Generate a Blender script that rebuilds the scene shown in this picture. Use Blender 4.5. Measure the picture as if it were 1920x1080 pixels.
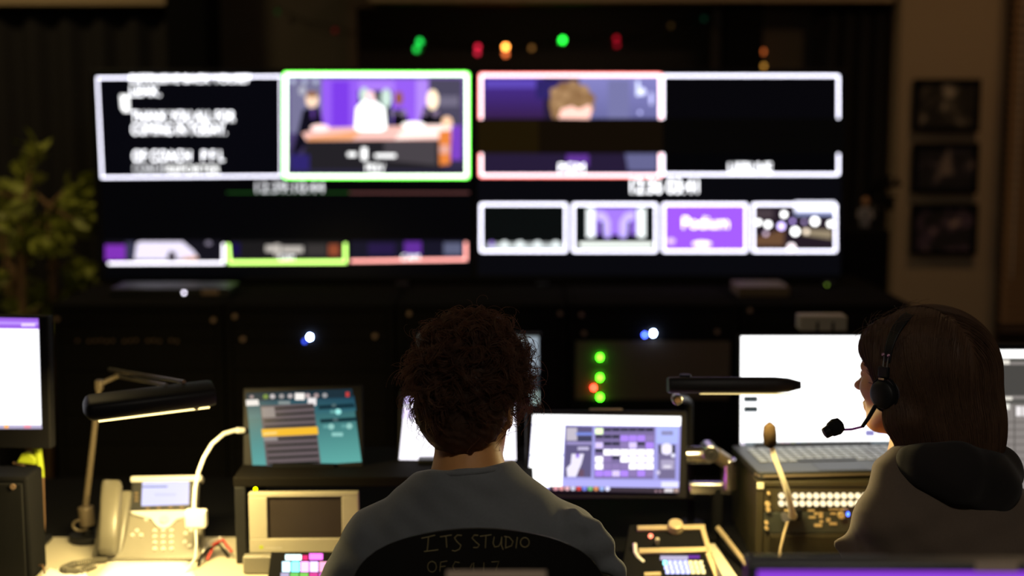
import bpy, math, random
import numpy as np
from mathutils import Vector, Matrix

random.seed(7)
rng = np.random.default_rng(7)
scene = bpy.context.scene
for o in list(bpy.data.objects):
    bpy.data.objects.remove(o)
COL = scene.collection

# ---------------------------------------------------------------- camera
CAM_H, PITCH, FPX = 1.75, math.radians(7.5), 2667.0
cam_data = bpy.data.cameras.new('camera')
cam_data.sensor_width = 36.0
cam_data.lens = 36.0 * FPX / 1920.0
cam_data.clip_start = 0.05
cam_data.clip_end = 60
cam_data.dof.use_dof = True
cam_data.dof.focus_distance = 2.55
cam_data.dof.aperture_fstop = 1.45
cam = bpy.data.objects.new('camera', cam_data)
COL.objects.link(cam)
cam.location = (0, 0, CAM_H)
cam.rotation_euler = (math.pi / 2 - PITCH, 0, 0)
scene.camera = cam

# ---------------------------------------------------------------- world, exposure
world = bpy.data.worlds.new('world')
scene.world = world
world.use_nodes = True
bg = world.node_tree.nodes['Background']
bg.inputs[0].default_value = (0.02, 0.018, 0.016, 1)
bg.inputs[1].default_value = 0.1
vs = scene.view_settings
vs.view_transform = 'Standard'
vs.look = 'None'
vs.gamma = 1
vs.exposure = 0
vs.use_curve_mapping = False

# ---------------------------------------------------------------- unseen ceiling fill lights added to light the room (panels built below)
CEILING_FILLS = [
    # x, y, power, colour, size
    (0.5, 0.3, 17.0, (1.0, 0.88, 0.74), 0.5),
    (1.7, 4.2, 3.9, (1.0, 0.62, 0.30), 0.25),
    (-1.9, 4.2, 9.0, (1.0, 0.76, 0.36), 0.25),
    (0.2, 5.2, 1.6, (1.0, 0.66, 0.38), 0.25),
]
CEIL_Z = 2.9
for i, (lx, ly, lp, lc, ls) in enumerate(CEILING_FILLS):
    ld = bpy.data.lights.new('ceiling_fill_light', 'AREA')
    ld.shape = 'SQUARE'; ld.size = ls; ld.energy = lp; ld.color = lc
    lo = bpy.data.objects.new('ceiling_fill_light', ld)
    COL.objects.link(lo)
    lo.location = (lx, ly, CEIL_Z - 0.035)

# ---------------------------------------------------------------- helpers
CAMP = Vector((0, 0, CAM_H))
FWD = Vector((0, math.cos(PITCH), -math.sin(PITCH)))
UPV = Vector((0, math.sin(PITCH), math.cos(PITCH)))


def ray(px, py):
    return FWD * FPX + Vector((1, 0, 0)) * (px - 960) + UPV * (540 - py)


def W(px, py, Y):
    d = ray(px, py)
    return CAMP + d * (Y / d.y)


WLOC = {}


def link(o, parent=None, loc=Vector((0, 0, 0))):
    COL.objects.link(o)
    if parent is not None:
        o.parent = parent
        o.location = loc - WLOC[parent.name]
    else:
        o.location = loc
    WLOC[o.name] = Vector(loc)
    return o


def tag(o, label=None, cat=None, group=None, kind=None):
    if label: o['label'] = label
    if cat: o['category'] = cat
    if group: o['group'] = group
    if kind: o['kind'] = kind
    return o


def thing(name, label, cat, loc, group=None):
    o = bpy.data.objects.new(name, None)
    o.empty_display_size = 0.1
    link(o, None, Vector(loc))
    return tag(o, label, cat, group)


class MB:
    def __init__(s):
        s.v = []; s.f = []; s.c = []

    def add(s, vs, fs, col=None):
        b = len(s.v)
        s.v += [tuple(p) for p in vs]
        s.f += [tuple(b + i for i in f) for f in fs]
        s.c += [col] * len(fs)
        return s

    def obox(s, c, X, Y, Z, col=None):
        """box about centre c with half-extent vectors X, Y, Z"""
        c = Vector(c); X = Vector(X); Y = Vector(Y); Z = Vector(Z)
        vs = [c + X * a + Y * b + Z * d for d in (-1, 1) for b in (-1, 1) for a in (-1, 1)]
        fs = [(0, 2, 3, 1), (4, 5, 7, 6), (0, 1, 5, 4), (2, 6, 7, 3), (0, 4, 6, 2), (1, 3, 7, 5)]
        return s.add(vs, fs, col)

    def box(s, x0, x1, y0, y1, z0, z1, col=None):
        return s.obox(((x0 + x1) / 2, (y0 + y1) / 2, (z0 + z1) / 2), ((x1 - x0) / 2, 0, 0), (0, (y1 - y0) / 2, 0), (0, 0, (z1 - z0) / 2), col)

    def tube(s, pts, r, n=10, col=None, cap=True):
        pts = [Vector(p) for p in pts]
        m = len(pts)
        rs = list(r) if isinstance(r, (list, tuple)) else [r] * m
        t0 = (pts[1] - pts[0]).normalized()
        a = t0.orthogonal().normalized()
        vs = []
        for i in range(m):
            if i == 0: t = pts[1] - pts[0]
            elif i == m - 1: t = pts[-1] - pts[-2]
            else: t = (pts[i + 1] - pts[i]).normalized() + (pts[i] - pts[i - 1]).normalized()
            if t.length < 1e-9: t = t0
            t = t.normalized()
            a = (a - t * a.dot(t))
            a = a.normalized() if a.length > 1e-6 else t.orthogonal().normalized()
            b = t.cross(a)
            for k in range(n):
                w = 2 * math.pi * k / n
                vs.append(pts[i] + (a * math.cos(w) + b * math.sin(w)) * rs[i])
        fs = [(i * n + k, i * n + (k + 1) % n, (i + 1) * n + (k + 1) % n, (i + 1) * n + k) for i in range(m - 1) for k in range(n)]
        if cap:
            fs.append(tuple(range(n - 1, -1, -1)))
            fs.append(tuple((m - 1) * n + k for k in range(n)))
        return s.add(vs, fs, col)

    def cyl(s, p0, p1, r0, r1=None, n=24, col=None):
        return s.tube([p0, p1], [r0, r0 if r1 is None else r1], n, col)

    def ell(s, c, rad, M=None, nu=20, nv=12, col=None):
        c = Vector(c)
        if not isinstance(rad, (tuple, list)): rad = (rad,) * 3
        vs = []
        for j in range(nv + 1):
            th = math.pi * j / nv
            for i in range(nu):
                ph = 2 * math.pi * i / nu
                p = Vector((rad[0] * math.sin(th) * math.cos(ph), rad[1] * math.sin(th) * math.sin(ph), rad[2] * math.cos(th)))
                if M is not None: p = M @ p
                vs.append(c + p)
        fs = [(j * nu + i, (j + 1) * nu + i, (j + 1) * nu + (i + 1) % nu, j * nu + (i + 1) % nu) for j in range(nv) for i in range(nu)]
        return s.add(vs, fs, col)

    def poly(s, pts, col=None):
        return s.add(pts, [tuple(range(len(pts)))], col)

    def prism(s, pts, vec, col=None):
        n = len(pts); vec = Vector(vec)
        vs = [Vector(p) for p in pts] + [Vector(p) + vec for p in pts]
        fs = [tuple(range(n - 1, -1, -1)), tuple(range(n, 2 * n))] + [(i, (i + 1) % n, n + (i + 1) % n, n + i) for i in range(n)]
        return s.add(vs, fs, col)

    def build(s, name, m, parent=None, bevel=0, smooth=35, loc=None):
        me = bpy.data.meshes.new(name)
        if parent is not None:
            origin = Vector(WLOC[parent.name])
        elif loc is not None:
            origin = Vector(loc)
        else:
            a = np.array(s.v); lo = a.min(0); hi = a.max(0)
            origin = Vector(((lo[0] + hi[0]) / 2, (lo[1] + hi[1]) / 2, lo[2]))
        me.from_pydata([tuple(Vector(p) - origin) for p in s.v], [], s.f)
        me.materials.append(m)
        if any(c is not None for c in s.c):
            at = me.color_attributes.new('Col', 'FLOAT_COLOR', 'CORNER')
            data = []
            for p, c in zip(me.polygons, s.c):
                c = c or (0, 0, 0)
                n_ = p.loop_total
                if isinstance(c[0], (tuple, list)):      # one colour per corner
                    for k in range(n_): data += [*c[k % len(c)], 1.0]
                else:
                    data += [*c, 1.0] * n_
            at.data.foreach_set('color', data)
        me.validate()
        if smooth:
            me.shade_smooth()
            me.set_sharp_from_angle(angle=math.radians(smooth))
        o = bpy.data.objects.new(name, me)
        link(o, parent, origin)
        if bevel:
            b = o.modifiers.new('bevel', 'BEVEL')
            b.width = bevel; b.segments = 3; b.limit_method = 'ANGLE'; b.angle_limit = math.radians(40)
        return o


def mat(name, col, rough=0.5, metal=0.0, spec=0.5, vary=0.08, scale=30, bump=0.0, sheen=0.0, bscale=None):
    m = bpy.data.materials.new(name); m.use_nodes = True
    nt = m.node_tree; b = nt.nodes['Principled BSDF']
    b.inputs['Roughness'].default_value = rough
    b.inputs['Metallic'].default_value = metal
    b.inputs['Specular IOR Level'].default_value = spec
    if sheen:
        b.inputs['Sheen Weight'].default_value = sheen
    tc = nt.nodes.new('ShaderNodeTexCoord')
    no = nt.nodes.new('ShaderNodeTexNoise'); no.inputs['Scale'].default_value = scale; no.inputs['Detail'].default_value = 4
    nt.links.new(tc.outputs['Object'], no.inputs['Vector'])
    mx = nt.nodes.new('ShaderNodeMix'); mx.data_type = 'RGBA'
    mx.inputs[6].default_value = (*[c * (1 - vary) for c in col], 1)
    mx.inputs[7].default_value = (*[min(1, c * (1 + vary)) for c in col], 1)
    nt.links.new(no.outputs['Fac'], mx.inputs[0])
    nt.links.new(mx.outputs[2], b.inputs['Base Color'])
    if bump:
        n2 = nt.nodes.new('ShaderNodeTexNoise'); n2.inputs['Scale'].default_value = bscale or scale * 6; n2.inputs['Detail'].default_value = 3
        nt.links.new(tc.outputs['Object'], n2.inputs['Vector'])
        bp = nt.nodes.new('ShaderNodeBump'); bp.inputs['Strength'].default_value = bump; bp.inputs['Distance'].default_value = 0.002
        nt.links.new(n2.outputs['Fac'], bp.inputs['Height'])
        nt.links.new(bp.outputs['Normal'], b.inputs['Normal'])
    return m


def emit(name, col, strength=1.0):
    m = bpy.data.materials.new(name); m.use_nodes = True
    nt = m.node_tree; nt.nodes.clear()
    e = nt.nodes.new('ShaderNodeEmission'); o = nt.nodes.new('ShaderNodeOutputMaterial')
    e.inputs[0].default_value = (*col, 1); e.inputs[1].default_value = strength
    nt.links.new(e.outputs[0], o.inputs[0])
    return m


def screen_mat():
    m = bpy.data.materials.new('display_pixels'); m.use_nodes = True
    nt = m.node_tree; b = nt.nodes['Principled BSDF']
    b.inputs['Base Color'].default_value = (0.002, 0.002, 0.0025, 1)
    b.inputs['Roughness'].default_value = 0.3
    b.inputs['Specular IOR Level'].default_value = 0.03
    a = nt.nodes.new('ShaderNodeVertexColor'); a.layer_name = 'Col'
    nt.links.new(a.outputs['Color'], b.inputs['Emission Color'])
    b.inputs['Emission Strength'].default_value = 1.0
    return m


M = dict(
    black=mat('black_plastic', (0.010, 0.010, 0.011), 0.5, spec=0.3),
    matte=mat('matte_black_paint', (0.007, 0.007, 0.008), 0.85, spec=0.06),
    bezel=mat('monitor_bezel', (0.010, 0.0095, 0.011), 0.55, spec=.12),
    rackp=mat('rack_panel_black', (0.013, 0.012, 0.011), 0.9, spec=0.0),
    rackb=mat('brown_and_warm_glow', (0.16, 0.115, 0.070), 0.7, spec=0.2),
    steel=mat('brushed_steel', (0.55, 0.53, 0.5), 0.3, metal=1.0, scale=80),
    chrome=mat('polished_aluminium', (0.72, 0.70, 0.68), 0.22, metal=1.0),
    silver=mat('silver_plastic', (0.40, 0.365, 0.28), 0.45),
    phone=mat('phone_grey_plastic', (0.125, 0.115, 0.09), 0.38, bump=0.05),
    phonef=mat('phone_face_plastic', (0.20, 0.185, 0.15), 0.4, bump=0.05),
    phonel=mat('phone_light_trim', (0.62, 0.61, 0.58), 0.35),
    key=mat('phone_keys', (0.52, 0.50, 0.46), 0.3),
    white=mat('white_cable_plastic', (0.8, 0.79, 0.76), 0.4),
    paper=mat('white_paper', (0.85, 0.84, 0.80), 0.8, vary=0.03),
    desk=mat('cream_desk_laminate', (0.52, 0.475, 0.37), 0.45, vary=0.04, scale=8),
    tan=mat('tan_metal_trim', (0.50, 0.40, 0.25), 0.4, metal=0.3),
    card=mat('tan_cardboard', (0.45, 0.36, 0.28), 0.8),
    wall=mat('tan_wall_paint', (0.44, 0.33, 0.215), 0.9, vary=0.04, scale=4, bump=0.2),
    walld=mat('dark_wall_paint', (0.10, 0.082, 0.062), 0.9, vary=0.05, scale=4),
    drape=mat('black_drape_cloth', (0.030, 0.028, 0.030), 0.95, spec=0.1, bump=0.3),
    ceil=mat('ceiling_paint', (0.35, 0.32, 0.28), 0.9),
    floor=mat('charcoal_carpet', (0.04, 0.038, 0.036), 0.95, spec=0.1, bump=0.6, scale=60),
    wood=mat('dark_wood_trim', (0.10, 0.06, 0.035), 0.5),
    blind=mat('blind_slat', (0.45, 0.28, 0.15), 0.6),
    leaf=mat('plant_leaf', (0.26, 0.29, 0.04), 0.5, vary=0.4, scale=12),
    trunk=mat('plant_stem_bark', (0.26, 0.15, 0.07), 0.8, vary=0.3),
    pot=mat('clay_pot', (0.12, 0.07, 0.05), 0.7),
    gold=mat('lamp_post_paint', (0.16, 0.125, 0.085), 0.4, metal=0.3),
    brown=mat('brown_cable_sleeve', (0.16, 0.09, 0.05), 0.6),
    lime=mat('lime_plastic', (0.45, 0.55, 0.03), 0.5),
    red=mat('red_plastic', (0.6, 0.05, 0.04), 0.5),
    foamd=mat('dark_mic_foam', (0.012, 0.012, 0.013), 0.95, bump=0.8, spec=0.15, bscale=900),
    foamt=mat('brown_mic_foam', (0.019, 0.012, 0.006), 0.95, bump=0.6, bscale=900, spec=0.05),
    purple=mat('purple_boom_plastic', (0.45, 0.10, 0.62), 0.3),
    chair=mat('chair_black_shell', (0.006, 0.006, 0.006), 0.5, spec=0.3),
    chalk=mat('yellow_ink', (0.26, 0.22, 0.10), 0.7),
    seat=mat('black_seat_fabric', (0.012, 0.012, 0.013), 0.95, bump=0.5),
    figs=mat('figurine_shirt', (0.30, 0.29, 0.33), 0.6),
    figh=mat('figurine_head', (0.45, 0.24, 0.12), 0.6),
    pixels=screen_mat(),
)


class Pl:
    """a physical plane in the room: centre point, yaw, tilt back, roll"""
    def __init__(s, P, tilt=0, yaw=0, roll=0):
        t, y, r = map(math.radians, (tilt, yaw, roll))
        R = Matrix.Rotation(y, 3, 'Z') @ Matrix.Rotation(-t, 3, 'X')
        U = R @ Vector((1, 0, 0)); V = R @ Vector((0, 0, 1)); N = R @ Vector((0, -1, 0))
        s.U = U * math.cos(r) + V * math.sin(r); s.V = V * math.cos(r) - U * math.sin(r); s.N = N
        s.P0 = Vector(P)

    def hit(s, px, py, n=0.0):
        d = ray(px, py); p = s.P0 + s.N * n
        return CAMP + d * ((p - CAMP).dot(s.N) / d.dot(s.N))

    def uv(s, px, py):
        q = s.hit(px, py) - s.P0
        return q.dot(s.U), q.dot(s.V)

    def P(s, u, v, n=0.0):
        return s.P0 + s.U * u + s.V * v + s.N * n

    def rect(s, x0, y0, x1, y1):
        """uv rectangle about a pixel box"""
        a = [s.uv(x, y) for x, y in ((x0, y0), (x1, y0), (x1, y1), (x0, y1))]
        return ((a[0][0] + a[3][0]) / 2, (a[2][1] + a[3][1]) / 2, (a[1][0] + a[2][0]) / 2, (a[0][1] + a[1][1]) / 2)

    def slab(s, mb, u0, v0, u1, v1, n0, n1, col=None):
        return mb.obox(s.P((u0 + u1) / 2, (v0 + v1) / 2, (n0 + n1) / 2), s.U * (u1 - u0) / 2, s.V * (v1 - v0) / 2, s.N * (n1 - n0) / 2, col)


def rrect(u0, v0, u1, v1, r, n=5):
    pts = []
    for cx, cy, a0 in ((u1 - r, v1 - r, 0), (u0 + r, v1 - r, 90), (u0 + r, v0 + r, 180), (u1 - r, v0 + r, 270)):
        for k in range(n + 1):
            a = math.radians(a0 + 90 * k / n)
            pts.append((cx + r * math.cos(a), cy + r * math.sin(a)))
    return pts


class Screen:
    """a lit display: coloured patches laid on one plane, gathered in ONE mesh"""
    def __init__(s, pl):
        s.pl = pl; s.mb = MB(); s.k = 0

    def q(s, pts, col):
        s.k += 1
        s.mb.poly([s.pl.hit(x, y, 0.0006 + 0.00012 * s.k) for x, y in reversed(pts)], col if not isinstance(col[0], (tuple, list)) else tuple(reversed(col)))

    def r(s, x0, y0, x1, y1, col):
        s.q([(x0, y0), (x1, y0), (x1, y1), (x0, y1)], col)

    def grad(s, x0, y0, x1, y1, ct, cb):
        s.q([(x0, y0), (x1, y0), (x1, y1), (x0, y1)], (ct, ct, cb, cb))

    def disc(s, x, y, rx, ry, col, n=14):
        s.q([(x + rx * math.cos(2 * math.pi * k / n), y + ry * math.sin(2 * math.pi * k / n)) for k in range(n)], col)

    def ring(s, x0, y0, x1, y1, t, col, corner=8):
        s.k += 1
        n_ = 0.0006 + 0.00012 * s.k
        o = rrect(x0, y0, x1, y1, corner); i = rrect(x0 + t, y0 + t, x1 - t, y1 - t, 1.0)
        vo = [s.pl.hit(x, y, n_) for x, y in o]; vi = [s.pl.hit(x, y, n_) for x, y in i]
        m = len(o)
        s.mb.add(vo + vi, [(k, (k + 1) % m, m + (k + 1) % m, m + k) for k in range(m)], col)

    def build(s, parent, name='screen'):
        return s.mb.build(name, M['pixels'], parent, smooth=0)


def lettering(pl, items, parent, m, name='lettering', n=0.006):
    """items: (text, x_left, baseline_y, cap_height_px, width_px or None)"""
    for txt, x, y, hpx, wpx in items:
        mb = MB()
        cu = bpy.data.curves.new('t', 'FONT'); cu.body = txt; cu.size = 1.0; cu.offset = 0.0
        ob = bpy.data.objects.new('t', cu); COL.objects.link(ob)
        me = bpy.data.meshes.new_from_object(ob)
        vs = [v.co.copy() for v in me.vertices]; fs = [tuple(p.vertices) for p in me.polygons]
        bpy.data.objects.remove(ob); bpy.data.meshes.remove(me); bpy.data.curves.remove(cu)
        wx = max(v.x for v in vs) or 1
        cap = 0.70
        sy = hpx / cap; sx = (wpx / wx) if wpx else sy
        mb.add([pl.hit(x + v.x * sx, y - v.y * sy, n) for v in vs], fs)
        mb.build(name, m, parent, smooth=0)


# ---- organic surfaces: smooth union of rounded cones and ellipsoids, meshed by surface nets
def smin(a, b, k):
    h = np.clip(0.5 + 0.5 * (b - a) / k, 0, 1)
    return b + (a - b) * h - k * h * (1 - h)


class Body:
    def __init__(s, h=0.005):
        s.h = h; s.pr = []

    def cone(s, a, b, ra, rb, k=0.02, op='+'):
        s.pr.append(('c', np.array(a, float), np.array(b, float), ra, rb, k, op)); return s

    def ell(s, c, r, R=None, k=0.02, op='+'):
        s.pr.append(('e', np.array(c, float), np.array(r, float), np.array(R if R is not None else np.eye(3), float), None, k, op)); return s

    def plane(s, p, n, k=0.004):
        """keep what lies on the side n points away from"""
        s.pr.append(('p', np.array(p, float), np.array(n, float), 0, 0, k, 'x')); return s

    def dist(s, pr, P):
        if pr[0] == 'c':
            a, b, ra, rb = pr[1:5]
            ba = b - a; L = max(float(ba @ ba), 1e-9)
            t = np.clip(((P - a) @ ba) / L, 0, 1)
            return np.linalg.norm(P - a - t[..., None] * ba, axis=-1) - (ra + (rb - ra) * t)
        if pr[0] == 'e':
            c, r, R = pr[1:4]
            q = (P - c) @ R
            k0 = np.linalg.norm(q / r, axis=-1); k1 = np.linalg.norm(q / (r * r), axis=-1)
            return k0 * (k0 - 1) / np.maximum(k1, 1e-6)
        return (P - pr[1]) @ pr[2]

    def sdf(s, P):
        d = np.full(P.shape[:-1], 1.0)
        for pr in s.pr:
            e = s.dist(pr, P); k, op = pr[5], pr[6]
            if op == '+': d = smin(d, e, k)
            elif op == '-': d = -smin(-d, e, k)
            else: d = -smin(-d, -e, k)
        return d

    def bounds(s):
        lo = np.full(3, 1e9); hi = -lo
        for pr in s.pr:
            if pr[6] != '+': continue
            if pr[0] == 'c':
                r = max(pr[3], pr[4]); l = np.minimum(pr[1], pr[2]) - r; h_ = np.maximum(pr[1], pr[2]) + r
            else:
                r = max(pr[2]); l = pr[1] - r; h_ = pr[1] + r
            lo = np.minimum(lo, l); hi = np.maximum(hi, h_)
        return lo - 0.03, hi + 0.03

    def mesh(s, disp=None):
        h = s.h; lo, hi = s.bounds()
        n = np.ceil((hi - lo) / h).astype(int) + 1
        ax = [lo[i] + h * np.arange(n[i]) for i in range(3)]
        vol = np.full(n, 0.5, np.float32)
        for pr in s.pr:
            k, op = pr[5], pr[6]
            if pr[0] == 'c':
                r = max(pr[3], pr[4]); l = np.minimum(pr[1], pr[2]) - r; u = np.maximum(pr[1], pr[2]) + r
            elif pr[0] == 'e':
                r = max(pr[2]); l = pr[1] - r; u = pr[1] + r
            else:
                l, u = lo, hi
            mg = k + 0.02
            i0 = np.clip(np.floor((l - mg - lo) / h).astype(int), 0, n); i1 = np.clip(np.ceil((u + mg - lo) / h).astype(int) + 1, 0, n)
            if (i1 <= i0).any(): continue
            for c0 in range(i0[0], i1[0], 32):
                c1 = min(c0 + 32, i1[0])
                sl = (slice(c0, c1), slice(i0[1], i1[1]), slice(i0[2], i1[2]))
                P = np.stack(np.meshgrid(ax[0][sl[0]], ax[1][sl[1]], ax[2][sl[2]], indexing='ij'), -1)
                e = s.dist(pr, P); d = vol[sl]
                if op == '+': vol[sl] = smin(d, e, k)
                elif op == '-': vol[sl] = -smin(-d, e, k)
                else: vol[sl] = -smin(-d, -e, k)
        if disp is not None:
            for c0 in range(0, n[0], 32):
                sl = slice(c0, min(c0 + 32, n[0]))
                P = np.stack(np.meshgrid(ax[0][sl], ax[1], ax[2], indexing='ij'), -1)
                vol[sl] += disp(P).astype(np.float32)
        return surface_nets(vol, lo, h)


def surface_nets(vol, lo, h):
    S = vol < 0
    nx, ny, nz = vol.shape
    cnt = np.zeros((nx - 1, ny - 1, nz - 1), np.int8)
    for dx in (0, 1):
        for dy in (0, 1):
            for dz in (0, 1):
                cnt += S[dx:nx - 1 + dx, dy:ny - 1 + dy, dz:nz - 1 + dz]
    act = (cnt > 0) & (cnt < 8)
    idx = np.argwhere(act)
    imap = np.full(act.shape, -1, np.int32); imap[act] = np.arange(len(idx))
    acc = np.zeros((len(idx), 3)); num = np.zeros(len(idx))
    cor = [(a, b, c) for a in (0, 1) for b in (0, 1) for c in (0, 1)]
    for p in cor:
        for a in range(3):
            if p[a] == 1: continue
            q = list(p); q[a] = 1
            vp = vol[idx[:, 0] + p[0], idx[:, 1] + p[1], idx[:, 2] + p[2]]
            vq = vol[idx[:, 0] + q[0], idx[:, 1] + q[1], idx[:, 2] + q[2]]
            m = (vp < 0) != (vq < 0)
            t = np.where(m, vp / np.where(m, vp - vq, 1), 0)
            for c in range(3):
                acc[:, c] += np.where(m, p[c] + (t if c == a else 0), 0)
            num += m
    V = (idx + acc / num[:, None]) * h + lo
    F = []
    for a in range(3):
        b, c = (a + 1) % 3, (a + 2) % 3
        sl0 = [slice(None)] * 3; sl1 = [slice(None)] * 3
        sl0[a] = slice(0, -1); sl1[a] = slice(1, None)
        s0 = S[tuple(sl0)]; s1 = S[tuple(sl1)]
        e = np.argwhere(s0 != s1)
        e = e[(e[:, b] > 0) & (e[:, c] > 0) & (e[:, b] < vol.shape[b] - 1) & (e[:, c] < vol.shape[c] - 1)]
        flip = S[tuple(e.T)]
        def cell(db, dc):
            q = e.copy(); q[:, b] += db; q[:, c] += dc
            return imap[tuple(q.T)]
        quad = np.stack([cell(-1, -1), cell(0, -1), cell(0, 0), cell(-1, 0)], 1)
        quad[~flip] = quad[~flip][:, ::-1]
        F.append(quad)
    return V, np.concatenate(F)


def np_mesh(name, V, F, m, parent, smooth=True):
    """fast mesh from arrays; F is (n, 3 or 4)"""
    o0 = np.array(WLOC[parent.name]) if parent is not None else np.zeros(3)
    me = bpy.data.meshes.new(name)
    k = F.shape[1]
    me.vertices.add(len(V)); me.vertices.foreach_set('co', (V - o0).astype(np.float32).ravel())
    me.loops.add(F.size); me.loops.foreach_set('vertex_index', F.astype(np.int32).ravel())
    me.polygons.add(len(F)); me.polygons.foreach_set('loop_start', np.arange(0, F.size, k, dtype=np.int32))
    me.materials.append(m)
    me.update(calc_edges=True); me.validate()
    if smooth: me.shade_smooth()
    o = bpy.data.objects.new(name, me)
    return link(o, parent, Vector(o0))


def strands_mesh(P, R, n=3):
    """P (S, K, 3) strand points, R (S, K) radii -> V, F"""
    S_, K, _ = P.shape
    T = np.gradient(P, axis=1); T /= np.linalg.norm(T, axis=-1, keepdims=True) + 1e-9
    ref = np.array([0.31, 0.52, 0.79])
    A = np.cross(T, ref); A /= np.linalg.norm(A, axis=-1, keepdims=True) + 1e-9
    B = np.cross(T, A)
    V = np.stack([P + (A * math.cos(2 * math.pi * k / n) + B * math.sin(2 * math.pi * k / n)) * R[..., None] for k in range(n)], 2)
    V = V.reshape(-1, 3)
    s_ = np.arange(S_)[:, None, None] * K * n; i = np.arange(K - 1)[None, :, None] * n; k = np.arange(n)[None, None, :]
    k2 = (k + 1) % n
    F = np.stack([s_ + i + k, s_ + i + k2, s_ + i + n + k2, s_ + i + n + k], -1).reshape(-1, 4)
    return V, F
# ================================================================ ROOM
def struct(name, mb, m, bevel=0):
    o = mb.build(name, m, None, bevel=bevel)
    return tag(o, kind='structure')


WY = 5.6
XL, XR, YF = -3.4, 3.4, -1.2
struct('floor', MB().box(XL, XR, YF, WY + 0.9, -0.05, 0), M['floor'])
struct('ceiling', MB().box(XL, XR, YF, WY + 0.9, CEIL_Z, CEIL_Z + 0.05), M['ceil'])
struct('wall_left', MB().box(XL - 0.05, XL, YF, WY + 0.9, 0, CEIL_Z), M['walld'])
struct('wall_right', MB().box(XR, XR + 0.05, YF, WY + 0.9, 0, CEIL_Z), M['wall'])
struct('wall_front', MB().box(XL, XR, YF - 0.05, YF, 0, CEIL_Z), M['walld'])


def wx(px, Y=WY):
    return W(px, 100, Y).x


# back wall: plain dark panel left, the studio window in the middle, tan wall right
mb = MB()
x1, x2, x3, x4, x5 = wx(415), wx(655), wx(1350), wx(1420), wx(1660)
mb.box(XL, x2, WY, WY + 0.08, 0, CEIL_Z)
mb.box(x3, XR, WY, WY + 0.08, 0, CEIL_Z)
mb.box(x2, x3, WY, WY + 0.08, 0, 1.2)
mb.box(x2, x3, WY, WY + 0.08, 2.14, CEIL_Z)
struct('wall_back', mb, M['walld'])
struct('wall_alcove', MB().box(x5, XR, WY - 0.22, WY - 0.002, 0, CEIL_Z), M['wall'])
struct('wall_studio', MB().box(XL, XR, WY + 0.85, WY + 0.9, 0, CEIL_Z), mat('studio_wall_paint', (.75, .55, .42), .9))
# soffit ledge over the window
struct('trim_1', MB().box(XL, wx(345), WY - 0.25, WY - 0.002, 2.10, 2.26), M['wall'], 0.004)
struct('trim_2', MB().box(wx(700), wx(1655), WY - 0.16, WY - 0.002, 2.117, 2.27), M['wall'], 0.004)
# posts
struct('trim_3', MB().box(wx(345), wx(415), WY - 0.28, WY - 0.003, 0, CEIL_Z - 0.001), M['matte'], 0.004)
struct('trim_4', MB().box(wx(1352), wx(1420), WY - 0.12, WY - 0.003, 0, CEIL_Z - 0.001), M['matte'], 0.004)
struct('baseboard_back', MB().box(x5, XR, WY - 0.24, WY - 0.221, 0, 0.1), M['wood'])

# studio window: frame and glass
glass = bpy.data.materials.new('window_glass'); glass.use_nodes = True
nt = glass.node_tree; nt.nodes.clear()
tr = nt.nodes.new('ShaderNodeBsdfTransparent'); gl = nt.nodes.new('ShaderNodeBsdfGlossy'); mx = nt.nodes.new('ShaderNodeMixShader')
lw = nt.nodes.new('ShaderNodeFresnel'); lw.inputs[0].default_value = 1.5; ou = nt.nodes.new('ShaderNodeOutputMaterial')
tr.inputs[0].default_value = (0.82, 0.8, 0.78, 1); gl.inputs['Roughness'].default_value = 0.03
nt.links.new(lw.outputs[0], mx.inputs[0]); nt.links.new(tr.outputs[0], mx.inputs[1]); nt.links.new(gl.outputs[0], mx.inputs[2]); nt.links.new(mx.outputs[0], ou.inputs[0])
win = tag(link(bpy.data.objects.new('window_1', None), None, Vector(((x2 + x3) / 2, WY, 1.2))), kind='structure')
f = MB(); t = 0.035
f.box(x2, x3, WY - 0.03, WY + 0.05, 1.2, 1.2 + t).box(x2, x3, WY - 0.03, WY + 0.05, 2.14 - t, 2.14)
f.box(x2, x2 + t, WY - 0.03, WY + 0.05, 1.2 + t, 2.14 - t).box(x3 - t, x3, WY - 0.03, WY + 0.05, 1.2 + t, 2.14 - t)

f.build('window_frame', M['wood'], win, 0.003)
MB().box(x2 + t, x3 - t, WY + 0.012, WY + 0.018, 1.2 + t, 2.14 - t).build('pane', glass, win)

# drapes
def drape(px0, px1, Y, label, z0=0.02, z1=2.08, waves=9):
    a, b = wx(px0, Y), wx(px1, Y)
    mb = MB(); n = waves * 8
    vs = []
    for i in range(n + 1):
        u = i / n; x = a + (b - a) * u; y = Y + 0.025 * math.sin(u * waves * 2 * math.pi)
        vs += [(x, y, z0), (x, y, z1), (x, y + 0.012, z0), (x, y + 0.012, z1)]
    fs = []
    for i in range(n):
        k = 4 * i
        fs += [(k, k + 4, k + 5, k + 1), (k + 2, k + 3, k + 7, k + 6), (k + 1, k + 5, k + 7, k + 3), (k, k + 2, k + 6, k + 4)]
    fs += [(0, 1, 3, 2), (4 * n, 4 * n + 2, 4 * n + 3, 4 * n + 1)]
    mb.add(vs, fs)
    d = thing('curtain', label, 'curtain', ((a + b) / 2, Y, 0.02))
    mb.build('curtain_cloth', M['drape'], d, smooth=60)
    MB().cyl((a - 0.02, Y + 0.006, z1 + 0.006), (b + 0.02, Y + 0.006, z1 + 0.006), 0.008).build('curtain_rail', M['matte'], d)


drape(-240, 335, WY - 0.15, 'black floor-length curtain on the left, behind the potted tree')
drape(1535, 1655, WY - 0.1, 'narrow black curtain between the right television and the tan picture wall', waves=4)

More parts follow.
